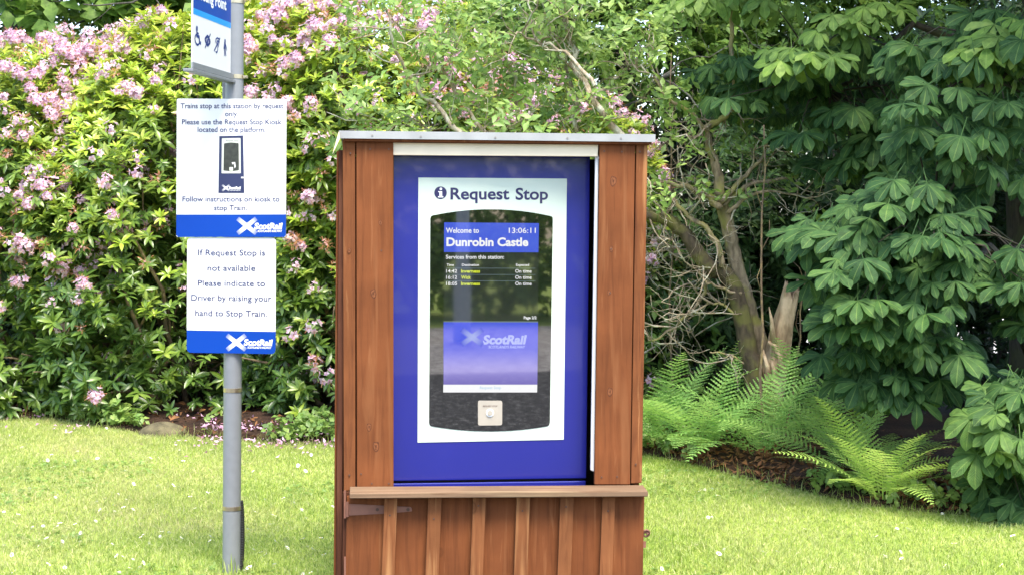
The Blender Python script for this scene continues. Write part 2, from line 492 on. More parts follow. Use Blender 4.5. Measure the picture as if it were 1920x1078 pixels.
M['evergreen'] = leaf_mat("evergreen_leaf",
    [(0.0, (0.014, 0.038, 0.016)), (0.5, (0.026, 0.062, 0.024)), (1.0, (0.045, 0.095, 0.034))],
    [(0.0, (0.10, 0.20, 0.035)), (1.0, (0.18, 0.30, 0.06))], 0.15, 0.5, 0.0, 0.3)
M['woodland'] = leaf_mat("woodland_leaf",
    [(0.0, (0.055, 0.13, 0.026)), (0.5, (0.09, 0.19, 0.036)), (1.0, (0.16, 0.27, 0.055))],
    [(0.0, (0.16, 0.28, 0.05)), (1.0, (0.26, 0.38, 0.09))], 0.4, 0.5, 0.0, 0.3)
M['grass'] = leaf_mat("lawn_grass",
    [(0.0, (0.180, 0.285, 0.045)), (0.45, (0.250, 0.36, 0.070)), (0.78, (0.35, 0.44, 0.12)), (1.0, (0.54, 0.55, 0.29))],
    [(0.0, (0.40, 0.41, 0.16)), (1.0, (0.58, 0.52, 0.31))], 0.3, 0.55, 0.0, 0.25)
M['litter'] = leaf_mat("dead_leaf",
    [(0.0, (0.055, 0.026, 0.014)), (0.5, (0.12, 0.052, 0.025)), (1.0, (0.22, 0.11, 0.05))],
    [(0.0, (0.20, 0.10, 0.04)), (1.0, (0.34, 0.17, 0.06))], 0.1, 0.7, 0.0, 0.2)
M['fallen'] = leaf_mat("fallen_petal",
    [(0.0, (0.40, 0.18, 0.34)), (1.0, (0.70, 0.46, 0.62))], [(0.0, (0.30, 0.12, 0.16)), (1.0, (0.72, 0.55, 0.62))], 0.2, 0.7, 0.0, 0.2)
M['daisy'] = simple("daisy_petals", (0.80, 0.80, 0.78), 0.6)
M['daisy_eye'] = simple("daisy_centre", (0.70, 0.48, 0.04), 0.7)
M['stone'] = simple("mossy_stone", (0.10, 0.085, 0.045), 0.9, var=0.5, scale=14, bump=0.4)


def ground_mat(name, stops, s1, s2, bump=0.5, rough=0.95):
    m, N, L, b = new_mat(name)
    tc = N.new("ShaderNodeTexCoord")
    a = N.new("ShaderNodeTexNoise"); a.inputs["Scale"].default_value = s1; a.inputs["Detail"].default_value = 8
    c = N.new("ShaderNodeTexNoise"); c.inputs["Scale"].default_value = s2; c.inputs["Detail"].default_value = 6
    L.new(tc.outputs["Object"], a.inputs["Vector"]); L.new(tc.outputs["Object"], c.inputs["Vector"])
    mx = N.new("ShaderNodeMix"); mx.inputs[0].default_value = 0.5
    L.new(a.outputs[0], mx.inputs[2]); L.new(c.outputs[0], mx.inputs[3])
    r = ramp(N, stops); L.new(mx.outputs[0], r.inputs[0]); L.new(r.outputs[0], b.inputs["Base Color"])
    b.inputs["Roughness"].default_value = rough; b.inputs["Specular IOR Level"].default_value = 0.2
    bp = N.new("ShaderNodeBump"); bp.inputs["Strength"].default_value = bump; bp.inputs["Distance"].default_value = 0.03
    L.new(c.outputs[0], bp.inputs["Height"]); L.new(bp.outputs[0], b.inputs["Normal"])
    return m


M['lawn'] = ground_mat("lawn_turf", [(0.35, (0.20, 0.28, 0.042)), (0.5, (0.28, 0.36, 0.065)), (0.65, (0.38, 0.38, 0.14))], 1.2, 40)
M['soil'] = ground_mat("dark_leaf_mould", [(0.35, (0.014, 0.008, 0.006)), (0.5, (0.035, 0.019, 0.012)), (0.65, (0.075, 0.040, 0.024))], 3, 45, 0.8)
M['path'] = ground_mat("pale_gravel", [(0.35, (0.52, 0.49, 0.45)), (0.65, (0.68, 0.65, 0.60))], 4, 60)
M['asphalt'] = ground_mat("worn_asphalt", [(0.40, (0.030, 0.030, 0.030)), (0.55, (0.07, 0.068, 0.064)), (0.60, (0.30, 0.29, 0.28))], 14, 42, 0.6)
M['ballast'] = ground_mat("pale_ballast", [(0.38, (0.14, 0.12, 0.11)), (0.5, (0.36, 0.33, 0.30)), (0.62, (0.60, 0.57, 0.53))], 8, 40, 0.9)

# ------------------------------------------------------------------ setting: ground sheets
def sheet(name, poly, z, mat):
    b = MB(); b.add([(x, y, z) for x, y in poly], [tuple(range(len(poly)))])
    return tag(b.build(name, mat), kind='structure')


BORDER = [(-2500, 760), (-700, 770), (0, 782), (90, 786), (200, 800), (300, 815), (420, 826), (560, 832), (630, 832), (900, 838), (1215, 850),
          (1290, 868), (1360, 890), (1450, 908), (1560, 932), (1660, 950), (1760, 962), (1850, 966), (1960, 968), (2400, 975), (3400, 1000)]
bord = np.array([G(*b)[:2] for b in BORDER])


def border_y(x):
    return np.interp(x, bord[:, 0], bord[:, 1])


sheet("lawn", [(-400, -60), (400, -60), (400, 900), (-400, 900)], -0.004, M['lawn'])
sheet("platform_surface", [(-60, -2.4), (60, -2.4), (60, 6.62), (-60, 6.62)], 0.002, M['asphalt'])
sheet("track_ballast", [(-60, -8.5), (60, -8.5), (60, -2.4), (-60, -2.4)], 0.001, M['ballast'])
sheet("gravel_path", [(1.3, 17.2), (80, 16.4), (80, 40), (1.3, 40)], 0.006, M['path'])
# the planting bed: a gently mounded sheet from the border back to the path
nx, ny = 150, 24
xs = np.linspace(-9, 9, nx)
Vb = []
for j in range(ny):
    t = j / (ny - 1)
    for x in xs:
        y0 = float(border_y(x)) - 0.03 + 0.06 * math.sin(x * 9) * math.sin(x * 3.7 + 1); y = y0 + (16.4 - y0) * t ** 1.6
        z = 0.004 + 0.07 * min(1, (y - y0) / 0.5) + 0.03 * float(noise(np.array([x, y, 0.0]), 3.0)) * min(1, (y - y0) / 0.4)
        Vb.append((x, y, max(z, 0.004)))
Vb = np.array(Vb)
jj, ii = np.meshgrid(np.arange(ny - 1), np.arange(nx - 1), indexing='ij')
q0 = (jj * nx + ii).ravel()
tag(link("soil", quad_mesh("soil", Vb, np.stack([q0, q0 + 1, q0 + nx + 1, q0 + nx], 1), M['soil'])), kind='structure')


# ------------------------------------------------------------------ lettering
_fc = {}
def glyphs(body, bold=0.0, shear=0.0, space=1.0):
    cu = bpy.data.curves.new("lettering", 'FONT')
    cu.body, cu.offset, cu.shear, cu.space_character = body, bold, shear, space
    cu.resolution_u = 4
    o = bpy.data.objects.new("lettering", cu); COL.objects.link(o)
    bpy.context.view_layer.update()
    me = bpy.data.meshes.new_from_object(o.evaluated_get(bpy.context.evaluated_depsgraph_get()))
    v = [tuple(x.co[:2]) for x in me.vertices]; f = [tuple(p.vertices) for p in me.polygons]
    bpy.data.objects.remove(o); bpy.data.curves.remove(cu); bpy.data.meshes.remove(me)
    return v, f


CAP = 0.682
def write(mb, fr, body, x0, x1, yb, cap, w, m=0, bold=0.0, shear=0.0, yb1=None):
    """one line of print between photo pixels x0 and x1 on baseline yb, cap height in pixels"""
    v, f = glyphs(body, bold, shear)
    xa = min(p[0] for p in v); xb = max(p[0] for p in v)
    u0, z0 = fr.K(x0, yb, w); u1, z1 = fr.K(x1, yb if yb1 is None else yb1, w)
    cm = cap / F * fr.depth((x0 + x1) / 2, yb) / (CAP + bold)
    out = []
    for x, y in v:
        t = (x - xa) / (xb - xa)
        out.append((u0 + (u1 - u0) * t, w, z0 + (z1 - z0) * t + y * cm))
    mb.add(out, [tuple(ff) for ff in f], m)


def pxpoly(fr, pts, w=0.0):
    """photo-pixel outline (clockwise as seen) -> counter-clockwise (u,z)"""
    q = [fr.K(x, y, w) for x, y in pts]
    ar = sum(q[i][0] * q[(i + 1) % len(q)][1] - q[(i + 1) % len(q)][0] * q[i][1] for i in range(len(q)))
    return q if ar > 0 else q[::-1]


def rounded(pts, r, n=5):
    out = []
    k = len(pts)
    for i in range(k):
        p, a, b = Vector(pts[i]), Vector(pts[i - 1]), Vector(pts[(i + 1) % k])
        d1, d2 = (a - p).normalized(), (b - p).normalized()
        s, e = p + d1 * r, p + d2 * r
        for j in range(n + 1):
            t = j / n
            out.append(tuple((1 - t) ** 2 * s + 2 * t * (1 - t) * p + t * t * e))
    return out


def saltire(name, fr, cx, cy, hw, hh, th, w, base, parent, glow=1.0, top=(0.9, 0.92, 0.95)):
    """the X emblem: two crossed bars that fade out to the tips (a printed gradient)"""
    m = bpy.data.materials.get("saltire_print_" + base)
    b = MB(); cols = []
    n = 10
    for sgn in (1, -1):
        for i in range(n):
            t0, t1 = -1 + 2 * i / n, -1 + 2 * (i + 1) / n
            d = Vector((hw, hh * sgn)); nrm = Vector((-d.y, d.x)).normalized() * th / 2
            pts = [Vector((cx, cy)) + d * t0 - nrm, Vector((cx, cy)) + d * t1 - nrm, Vector((cx, cy)) + d * t1 + nrm, Vector((cx, cy)) + d * t0 + nrm]
            b.add([(fr.K(p.x, p.y, w)[0], w - (0.0002 if sgn > 0 else 0), fr.K(p.x, p.y, w)[1]) for p in pts], [(0, 1, 2, 3)])
            cols += [max(0, 1 - abs(t) ** 1.5 * 0.85) for t in (t0, t1, t1, t0)]
    o = b.build(name, M['salt_' + base], parent)
    at = o.data.attributes.new("fade", 'FLOAT', 'POINT'); at.data.foreach_set("value", cols)
    return o


def salt_mat(name, base, top, emit=False):
    m, N, L, b = new_mat(name)
    a = N.new("ShaderNodeAttribute"); a.attribute_name = "fade"
    mx = N.new("ShaderNodeMix"); mx.data_type = 'RGBA'
    L.new(a.outputs["Fac"], mx.inputs[0]); mx.inputs[6].default_value = base; mx.inputs[7].default_value = top
    if emit:
        b.inputs["Base Color"].default_value = (0.01, 0.01, 0.01, 1); b.inputs["Roughness"].default_value = 0.03
        L.new(mx.outputs[2], b.inputs["Emission Color"]); b.inputs["Emission Strength"].default_value = 0.85 * EM
    else:
        L.new(mx.outputs[2], b.inputs["Base Color"]); b.inputs["Roughness"].default_value = 0.3
    return m


M['salt_sign'] = salt_mat("saltire_on_blue", (0.003, 0.051, 0.345, 1), (0.84, 0.85, 0.86, 1))
M['salt_photo'] = salt_mat("saltire_on_navy", (0.022, 0.028, 0.085, 1), (0.7, 0.7, 0.7, 1))
M['salt_screen'] = salt_mat("saltire_on_screen", srgb(45, 60, 235), srgb(175, 188, 250), True)

# ------------------------------------------------------------------ the wooden shelter
A1 = math.radians(5.0)
S0 = P(642, 600, 6.36)
FS = Frame(S0.x, S0.y, A1)
shelter = tag(empty("kiosk_shelter", (S0.x, S0.y, 0), A1), "brown timber shelter with metal edged roof and ledged half door round the blue kiosk", "kiosk shelter")


def board(mb, pts, w0, w1, m=0):
    mb.prism(pxpoly(FS, pts, w0), w0, w1, m)


def disc(mb, fr, px, py, rpx, w, m=0, n=10, h=0.002):
    u, z = fr.K(px, py, w); r = rpx / F * fr.depth(px, py)
    mb.prism([(u + r * math.cos(2 * math.pi * i / n), z + r * math.sin(2 * math.pi * i / n)) for i in range(n)], w - h, w + 0.001, m)


def u_at(px, py, w=0.0): return FS.K(px, py, w)[0]
def z_at(px, py, w=0.0): return FS.K(px, py, w)[1]


for pts, mat, w in (([(668, 264), (737.5, 264.5), (738, 912), (669, 914)], 'wood', 0.0),
                    ([(642.5, 263), (666, 263.5), (666.5, 919), (644.5, 920)], 'wood_worn', 0.003),
                    ([(1124.5, 268), (1191, 269), (1181.5, 908), (1114.5, 908)], 'wood', 0.0),
                    ([(1193, 269), (1214.5, 269), (1203.5, 905), (1183, 906)], 'wood_worn', 0.002)):
    b = MB(); board(b, pts, w, w + 0.022)
    o = b.build("jamb_board", M[mat], shelter, bevel=0.0025)
b = MB()
for px, py in ((694, 280), (729, 280), (1133, 284), (1166, 285), (697, 906), (729, 906), (1128, 894), (1157, 893), (677, 888), (1200, 285), (1192, 870), (655, 890), (657, 288), (715, 470), (1146, 467), (1144, 549)):
    disc(b, FS, px, py, 1.7, 0.0)
b.build("screws", M['rust_screw'], shelter)
# knots standing out on the boards
b = MB()
for px, py, rr in ((700, 550, 7), (705, 836, 8), (692, 800, 6), (1150, 340, 8), (1146, 467, 4.5), (1144, 734, 7), (1142, 549, 4), (713, 418, 4), (655, 470, 4)):
    u, z = FS.K(px, py); k = rr * 0.0021; a0 = R_.uniform(0, 6)
    for i, (f, sx, m) in enumerate(((1.0, 0.85, 0), (0.80, 0.8, 1), (0.34, 0.6, 0))):
        b.sheet([(u + k * f * sx * math.cos(t) * (1 + .12 * math.sin(2 * t + a0)), z + k * f * 1.25 * math.sin(t) * (1 + .15 * math.cos(3 * t + a0))) for t in np.linspace(0, 6.2832, 18, endpoint=False)], -0.0004 - 0.0002 * i, m)
M['knot_dark'] = simple("knot_rim", (0.095, 0.031, 0.012), 0.6, var=0.4, scale=120, spec=0.2)
M['knot'] = simple("knot_heart", (0.175, 0.062, 0.023), 0.6, var=0.45, scale=90, spec=0.2)
b.build("knots", [M['knot_dark'], M['knot']], shelter)
# lintel and white liner strip
b = MB(); board(b, [(735, 262), (1122, 266), (1121, 294), (735, 291.5)], 0.010, 0.045); b.build("lintel", M['cream'], shelter, bevel=0.002)
b = MB(); board(b, [(1116.5, 292), (1122.5, 292), (1114.5, 884), (1107.5, 881)], 0.026, 0.045); b.build("edge_strip", M['sign_white'], shelter, bevel=0.002)
# roof: boards, metal capping and screws
uL, uR = u_at(636, 250, -0.030), u_at(1229, 260, -0.030)
b = MB()
zt = z_at(640, 256, -0.03)
b.prism(pxpoly(FS, [(645, 250), (1222, 257), (1222, 271.5), (645, 265.5)], -0.02), -0.02, 0.0)
for k in range(7):
    b.box(uL + 0.02, uR - 0.02, 0.001 + k * 0.1, 0.097 + k * 0.1, zt - 0.022 - 0.004 * k, zt - 0.004 - 0.004 * k)
roof = b.build("roof", M['wood'], shelter, bevel=0.002)
b = MB()
q = pxpoly(FS, [(635.5, 245.5), (1229, 252.5), (1229, 267), (636, 260)], -0.030)
b.prism(q, -0.030, -0.026)
zl = max(z for u, z in q)
zs = sorted([z for u, z in q])
zr = FS.K(1229, 252.5, -0.030)[1]; zl = FS.K(635.5, 245.5, -0.030)[1]
b.add([(uL, -0.0255, zl - .0005), (uR, -0.0255, zr - .0005), (uR, 0.72, zr - 0.03), (uL, 0.72, zl - 0.03),
       (uL, -0.0255, zl - 0.003), (uR, -0.0255, zr - 0.003), (uR, 0.72, zr - 0.033), (uL, 0.72, zl - 0.033)],
      [(0, 1, 2, 3), (7, 6, 5, 4), (0, 3, 7, 4), (2, 1, 5, 6), (3, 2, 6, 7)])
for px, py in ((698, 254.5), (789, 256.5), (929, 258.5), (1064, 259.5), (1164.5, 260)): disc(b, FS, px, py, 2.0, -0.0302, 1, 8)
b.build("metal_capping", [M['alu'], M['screw']], roof)
b = MB()   # peeling membrane at the corner of the roof
c0 = FS.K(635.5, 252, -0.05)
b.add([(c0[0], -0.047, c0[1] + 0.012), (c0[0] + 0.003, -0.047, c0[1] - 0.02), (c0[0] - 0.025, -0.05, c0[1] - 0.08), (c0[0] - 0.012, -0.052, c0[1] - 0.03), (c0[0], -0.03, c0[1] + 0.012), (c0[0] - 0.022, -0.03, c0[1] - 0.07)],
      [(0, 3, 2, 1), (0, 4, 5, 3), (3, 5, 2)])
b.build("peeling_edge", M['cream'], roof)
# side walls and back
ztop = z_at(700, 268); zlow = 0.03
for side, (ua, ub), sgn in (("l", (u_at(636, 600) - 0.006, u_at(644, 600)), -1), ("r", (u_at(1200, 600) - 0.02, u_at(1204, 600) - 0.004), 1)):
    b = MB()
    n = 6; dw = 0.64 / n
    for k in range(n):
        b.box(ua, ub, 0.024 + k * dw, 0.024 + (k + 1) * dw - 0.004, zlow, ztop - 0.03)
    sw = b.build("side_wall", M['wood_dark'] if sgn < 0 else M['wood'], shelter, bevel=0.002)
    b = MB()
    for k in range(4):
        w = 0.045 + k * 0.16
        if sgn < 0: b.box(ua - 0.010, ua - 0.001, w, w + 0.045, zlow, ztop - 0.034)
    if sgn < 0: b.build("cover_strip", M['wood'], sw, bevel=0.002)
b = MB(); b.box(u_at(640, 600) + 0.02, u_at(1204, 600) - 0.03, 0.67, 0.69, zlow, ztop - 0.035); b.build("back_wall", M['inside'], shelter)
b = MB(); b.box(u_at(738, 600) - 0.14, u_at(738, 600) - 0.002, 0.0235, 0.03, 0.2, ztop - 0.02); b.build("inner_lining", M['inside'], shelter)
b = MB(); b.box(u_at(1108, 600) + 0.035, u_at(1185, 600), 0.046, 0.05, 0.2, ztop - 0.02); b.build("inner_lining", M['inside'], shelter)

for ua_, ub_ in ((u_at(642.5, 900) + 0.001, u_at(666, 900)), (u_at(1183, 900), u_at(1203, 900) - 0.002)):
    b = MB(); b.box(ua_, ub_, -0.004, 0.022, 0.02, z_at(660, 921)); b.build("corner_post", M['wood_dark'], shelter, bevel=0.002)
# half door
door_w = -0.030
b = MB()
xs_b = [650, 726, 808, 890, 972, 1052, 1132, 1209]
dl = 0.012   # the door hangs a little out of plumb
def shear_pt(px, py, w=door_w):
    u, z = FS.K(px, 935, w); zz = FS.K(px, py, w)[1]
    return u, zz
ztd = z_at(900, 928, door_w)
edges = [FS.K(x, 940, door_w)[0] for x in xs_b]
for i in range(7):
    ua, ub = edges[i] + 0.0012, edges[i + 1] - 0.0012
    d = -dl * 0.5
    b.prism([(ua - 0.006, 0.035), (ub - 0.006, 0.035), (ub, ztd), (ua, ztd)], door_w, -0.006)
door_empty = b.build("half_door", M['wood'], shelter, bevel=0.002)
for xa, xb, ya in ((721, 745, 937), (803, 828, 936), (887, 911, 935), (969, 994, 934), (1051, 1076, 933), (1130, 1154, 932)):
    bw = door_w - 0.026
    u0, z0 = FS.K(xa, ya - 4, bw); u1, _ = FS.K(xb, ya - 4, bw)
    b = MB(); b.prism([(u0 - 0.009 - 0.004, 0.04), (u1 - 0.009 - 0.004, 0.04), (u1, z0), (u0, z0)], bw, door_w - 0.0006)
    disc(b, FS, (xa + xb) / 2 - 2, ya + 9 + R_.uniform(0, 30), 1.8, bw, 1)
    b.build("batten", [M['wood_batten'], M['rust_screw']], door_empty, bevel=0.003)
lw = -0.105
zf0 = FS.K(655, 924.5, lw)[1]; zf1 = FS.K(1215, 920.5, lw)[1]; zb0 = FS.K(655, 934, lw)[1]; zb1 = FS.K(1215, 930.5, lw)[1]
u0, u1 = FS.K(655.5, 928, lw)[0], FS.K(1215, 925, lw)[0]
zk0, zk1 = FS.K(652, 911.5, -0.002)[1], FS.K(1205, 908.5, -0.002)[1]
b = MB()
b.add([(u0, lw, zf0), (u1, lw, zf1), (u1 - 0.002, -0.003, zk1), (u0, -0.003, zk0), (u0, lw, zb0), (u1, lw, zb1), (u1 - 0.002, -0.003, zb1), (u0, -0.003, zb0)],
      [(0, 1, 2, 3), (7, 6, 5, 4), (4, 5, 1, 0), (5, 6, 2, 1), (6, 7, 3, 2), (7, 4, 0, 3)])
b.build("ledge", M['wood_ledge'], door_empty, bevel=0.003)
hw_ = door_w - 0.004
b = MB()
b.prism(pxpoly(FS, rounded([(653, 944), (725, 947.5), (771, 950), (773, 958), (725, 962), (653, 966)], 2.5, 2), hw_), hw_, door_w - 0.0005)
for px in (707.5, 765): disc(b, FS, px, 954.5, 3.2, hw_, 1, 10, 0.0025)
b.tube([(FS.K(651.5, 940, hw_)[0], hw_ - 0.002, FS.K(651.5, 940, hw_)[1]), (FS.K(651.5, 968, hw_)[0], hw_ - 0.002, FS.K(651.5, 968, hw_)[1])], 0.006, 8)
b.prism(pxpoly(FS, [(645, 920), (648.5, 920), (648.5, 971), (645, 971)], hw_), hw_, door_w + 0.02)
b.build("strap_hinge", [M['hinge'], M['rust_screw']], door_empty)
b = MB(); b.prism(pxpoly(FS, [(645, 1045), (648.5, 1045), (648.5, 1130), (645, 1130)], hw_), hw_, door_w + 0.02); b.build("strap_hinge", M['hinge'], door_empty)
b = MB()
c = FS.K(1210.5, 997, -0.02)
b.tube([(c[0] - 0.02, -0.02, c[1]), (c[0] + 0.004, -0.02, c[1] + 0.001), (c[0] + 0.008, -0.022, c[1] - 0.008)], 0.007, 8)
ring = [(c[0] + 0.002 + 0.013 * math.cos(t), -0.022 - 0.006 * math.sin(t), c[1] - 0.004 + 0.014 * math.sin(t)) for t in np.linspace(0, 6.28, 13)]
b.tube(ring, 0.0045, 6, cap=False)
c2 = FS.K(1208, 1020, -0.02); b.box(c2[0] - 0.01, c2[0] + 0.006, -0.026, -0.012, c2[1] - 0.012, c2[1] + 0.012)
b.build("latch", M['hinge'], door_empty)

# ------------------------------------------------------------------ the information kiosk
A2 = math.radians(9.2)
cw = FS.K(738, 600, 0.075)
kx = S0.x + cw[0] * FS.c - 0.075 * FS.s; ky = S0.y + cw[0] * FS.s + 0.075 * FS.c
FK = Frame(kx, ky, A2)
kiosk = tag(empty("information_kiosk", (kx, ky, 0), A2), "deep blue request stop kiosk with a lit departure screen in a white panel", "kiosk")


def kpanel(name, pts, w0, w1, mat, parent=kiosk, bevel=0.0):
    b = MB(); b.prism(pxpoly(FK, pts, w0), w0, w1)
    return b.build(name, M[mat], parent, bevel=bevel)


kpanel("door_panel", [(728, 280), (1107, 285), (1099.5, 896.5), (728, 902)], 0.0, 0.03, 'blue_cab', bevel=0.004)
b = MB(); ul, ur = FK.K(728, 600)[0], FK.K(1099, 897)[0]
b.box(ul + 0.004, ur - 0.004, 0.031, 0.30, 0.05, FK.K(900, 280)[1]); b.build("cabinet", M['rubber'], kiosk)
b = MB(); b.prism([(ul, 0.06), (ur, 0.06), (ur, FK.K(1099, 901, 0)[1]), (ul, FK.K(728, 906, 0)[1])], 0.002, 0.0295); b.build("lower_panel", M['blue_cab'], kiosk, bevel=0.004)
fascia = kpanel("fascia_panel", [(784.5, 333.5), (1063, 335.5), (1057, 823.5), (783, 829)], -0.0025, -0.0005, 'white_panel')
# heading
b = MB(); w = -0.0036
write(b, FK, "Request", 844.6, 955, 374, 21.5, w, 0, 0.022); write(b, FK, "Stop", 966.6, 1027.5, 374.5, 21.5, w, 0, 0.022)
disc(b, FK, 826, 362, 11.8, w + 0.0008, 0, 28, 0.0008)
disc(b, FK, 826.6, 354.8, 2.4, w - 0.0006, 1, 12, 0.0006)
for q_ in ([(823.9, 359.2), (828.9, 359.2), (828.9, 370.6), (823.9, 370.6)], [(821.6, 359.2), (824.2, 359.2), (824.2, 361), (821.6, 361)], [(821.4, 368.6), (831.2, 368.6), (831.2, 370.8), (821.4, 370.8)]):
    b.sheet(pxpoly(FK, q_, w), w - 0.0006 - 0.0001 * q_[0][0] / 900, 1)
b.build("heading", [M['navy'], M['print_white']], fascia)


def arc(p0, pm, p1, n=16):
    out = []
    for i in range(n + 1):
        t = i / n
        c = (2 * pm[0] - 0.5 * (p0[0] + p1[0]), 2 * pm[1] - 0.5 * (p0[1] + p1[1]))
        out.append(((1 - t) ** 2 * p0[0] + 2 * t * (1 - t) * c[0] + t * t * p1[0], (1 - t) ** 2 * p0[1] + 2 * t * (1 - t) * c[1] + t * t * p1[1]))
    return out


top = arc((811, 404.5), (922, 393), (1032, 405.5)); bot = arc((1026, 798.5), (918, 808), (809, 798.5))
outline = top + [(1035.5, 407.2), (1036.5, 411), (1031, 791), (1029.8, 796)] + bot + [(805.6, 796), (804.6, 791), (807, 410), (808, 406.5)]
glass = kpanel("display_glass", outline, -0.0045, -0.0026, 'glass')
gw = -0.0050
def scr(name, quad, mat, w=gw, parent=glass):
    b = MB(); b.sheet(pxpoly(FK, quad, w), w); return b.build(name, M[mat], parent)


scr("screen", [(832.8, 417.5), (1010.5, 419), (1007, 735), (831, 735)], 'scr_dark', -0.0047)
scr("screen_header", [(832.8, 417.5), (1010.5, 419), (1009.6, 473.5), (832.4, 473)], 'scr_blue', -0.0051)
scr("screen_footer", [(831.2, 720.5), (1007.4, 720.5), (1007, 735), (831, 735)], 'scr_white', -0.0051)
# gradient part of the screen; its lavender end paints in the mirrored ballast
b = MB(); cols = []
n = 14
ca, cbm, cc, cd = np.array(srgb(38, 58, 235)), np.array(srgb(45, 62, 228)), np.array(srgb(150, 140, 225)), np.array(srgb(112, 98, 190))
for j in range(n + 1):
    t = j / n; y = 602 + (720.5 - 602) * t
    c = ca + (cbm - ca) * min(1, t / 0.45) if t < 0.45 else (cbm + (cc - cbm) * (t - 0.45) / 0.3 if t < 0.75 else cc + (cd - cc) * (t - 0.75) / 0.25)
    for x in (832, 1008):
        xx = (831.6 if x < 900 else 1008.8 - 1.3 * t)
        u, z = FK.K(xx, y, -0.0051); b.v.append((u, -0.0051, z)); cols.append(tuple(c))
for j in range(n): b.f.append((2 * j + 2, 2 * j + 3, 2 * j + 1, 2 * j)); b.m.append(0)
o = b.build("screen_picture", M['scr_grad'], glass)
at = o.data.color_attributes.new("shade", 'FLOAT_COLOR', 'POINT')
at.data.foreach_set("color", np.array(cols, dtype=np.float32).ravel())
b = MB(); w = -0.0056
write(b, FK, "Welcome to", 836, 898, 437, 9.5, w, 0, 0.02); write(b, FK, "13:06:11", 954, 1004.5, 437.4, 9.8, w, 0, 0.006)
write(b, FK, "Dunrobin Castle", 837, 990.5, 461.4, 15.5, w, 0, 0.035)
write(b, FK, "Services from this station:", 836, 945, 485.5, 7.2, w, 0, 0.016)
write(b, FK, "Time", 837.5, 851, 499, 4.6, w, 0, 0.014); write(b, FK, "Destination", 866, 898, 499, 4.6, w, 0, 0.014); write(b, FK, "Expected", 967.5, 992, 499, 4.6, w, 0, 0.014)
for i, (tm, ds, xe) in enumerate((("14:42", "Inverness", 900), ("16:12", "Wick", 883), ("18:05", "Inverness", 900))):
    yb = (511.5, 523, 534.7)[i]
    write(b, FK, tm, 836.5, 857, yb, 6.4, w, 0, 0.014); write(b, FK, ds, 864.5, xe, yb, 6.4, w, 1, 0.03); write(b, FK, "On time", 966, 996.7, yb, 6.4, w, 0, 0.014)
write(b, FK, "Page 2/2", 982, 1006, 597.6, 5.2, w, 0, 0.03)
write(b, FK, "ScotRail", 905, 988, 644, 16.5, w, 2, 0.045, 0.18); write(b, FK, "SCOTLAND'S RAILWAY", 915.5, 985, 652.3, 5, w, 2, 0.03, 0.15)
write(b, FK, "Request Stop", 899.7, 939, 728.7, 5.0, w, 3, 0.01)
b.build("screen_lettering", [M['scr_white'], M['scr_yellow'], M['scr_lav'], M['scr_cyan']], glass)
b = MB()
for y in (503.2, 515, 526.8): b.sheet(pxpoly(FK, [(836, y - 0.6), (1004, y - 0.4), (1004, y + 0.5), (836, y + 0.3)], -0.0053), -0.0053)
b.sheet(pxpoly(FK, [(831.6, 601.6), (1008.9, 602), (1008.9, 604), (831.6, 603.6)], -0.0053), -0.0053)
M['scr_line'] = emit_mat("screen_rule", srgb(130, 150, 155), 0.6)
b.build("screen_rules", M['scr_line'], glass)
saltire("screen_emblem", FK, 885, 631.5, 20, 14.5, 9.5, -0.0054, 'screen', glass)
btn = kpanel("button_plate", rounded([(896.3, 750.6), (941.8, 750.8), (941.6, 796.6), (896.3, 797)], 4), -0.0085, -0.0046, 'button', kiosk)
b = MB(); disc(b, FK, 918.6, 773.5, 7.3, -0.0090, 1, 24, 0.003); disc(b, FK, 918.6, 773.5, 5.0, -0.0122, 0, 24, 0.003); b.build("push_button", [M['button'], M['print_white']], btn)
b = MB(); write(b, FK, "REQUEST STOP", 905.5, 932.5, 762.3, 2.9, -0.0090, 0, 0.01); b.build("button_lettering", M['rust_screw'], btn)
b = MB()
for i in range(9): disc(b, FK, 909 + (i % 5) * 4.6, 787.5 + (i // 5) * 3.2, 0.55, -0.0088, 0, 6, 0.0006)
b.build("raised_dots", M['button'], btn)

# ------------------------------------------------------------------ the sign post
pb = G(434, 1071); py_ = pb.y
FP = Frame(pb.x, py_, 0.0)
post = tag(empty("sign_post", (pb.x, py_, 0)), "tall grey steel post carrying white and blue station notices, standing on the lawn", "sign post")
pr = 0.0395
b = MB(); b.tube([(0, 0, -0.05), (-0.003, 0, 3.6)], pr, 32, cap=False); b.build("pole", M['pole'], post, smooth=True)
b = MB()
b.prism([(-0.055, 2.02), (-0.028, 2.02), (-0.028, 3.5), (-0.055, 3.5)], 0.0, 0.028)
b.build("mounting_rail", M['pole'], post, bevel=0.003)
def zpole(y): return FP.K(436, y)[1]
b = MB()
for y in (730, 951, 4, 145):
    z = zpole(y)
    n = 32
    prof = [(pr - 0.001, z - 0.009), (pr + 0.0016, z - 0.009), (pr + 0.0016, z + 0.009), (pr - 0.001, z + 0.009)]
    vv, ff = [], []
    for i in range(n):
        a = 2 * math.pi * i / n
        vv += [(r * math.cos(a), r * math.sin(a), h) for r, h in prof]
    for i in range(n):
        for k in range(3):
            ff.append((i * 4 + k, ((i + 1) % n) * 4 + k, ((i + 1) % n) * 4 + k + 1, i * 4 + k + 1))
    bb = MB(); bb.add(vv, ff); bb.build("strap_band", M['band'], post)
b = MB(); z = zpole(145); b.box(pr - 0.004, pr + 0.018, -0.012, 0.008, z - 0.006, z + 0.006); b.tube([(pr + 0.01, -0.022, z), (pr + 0.01, 0.015, z)], 0.004, 6); b.build("band_clamp", M['band'], post)
b = MB()
pts = []
for i in range(70):
    t = i / 69
    pts.append((pr + 0.009 * math.sin(min(1, t * 1.15) * math.pi) ** 0.5 - 0.002, 0.006, 0.31 - 0.37 * t))
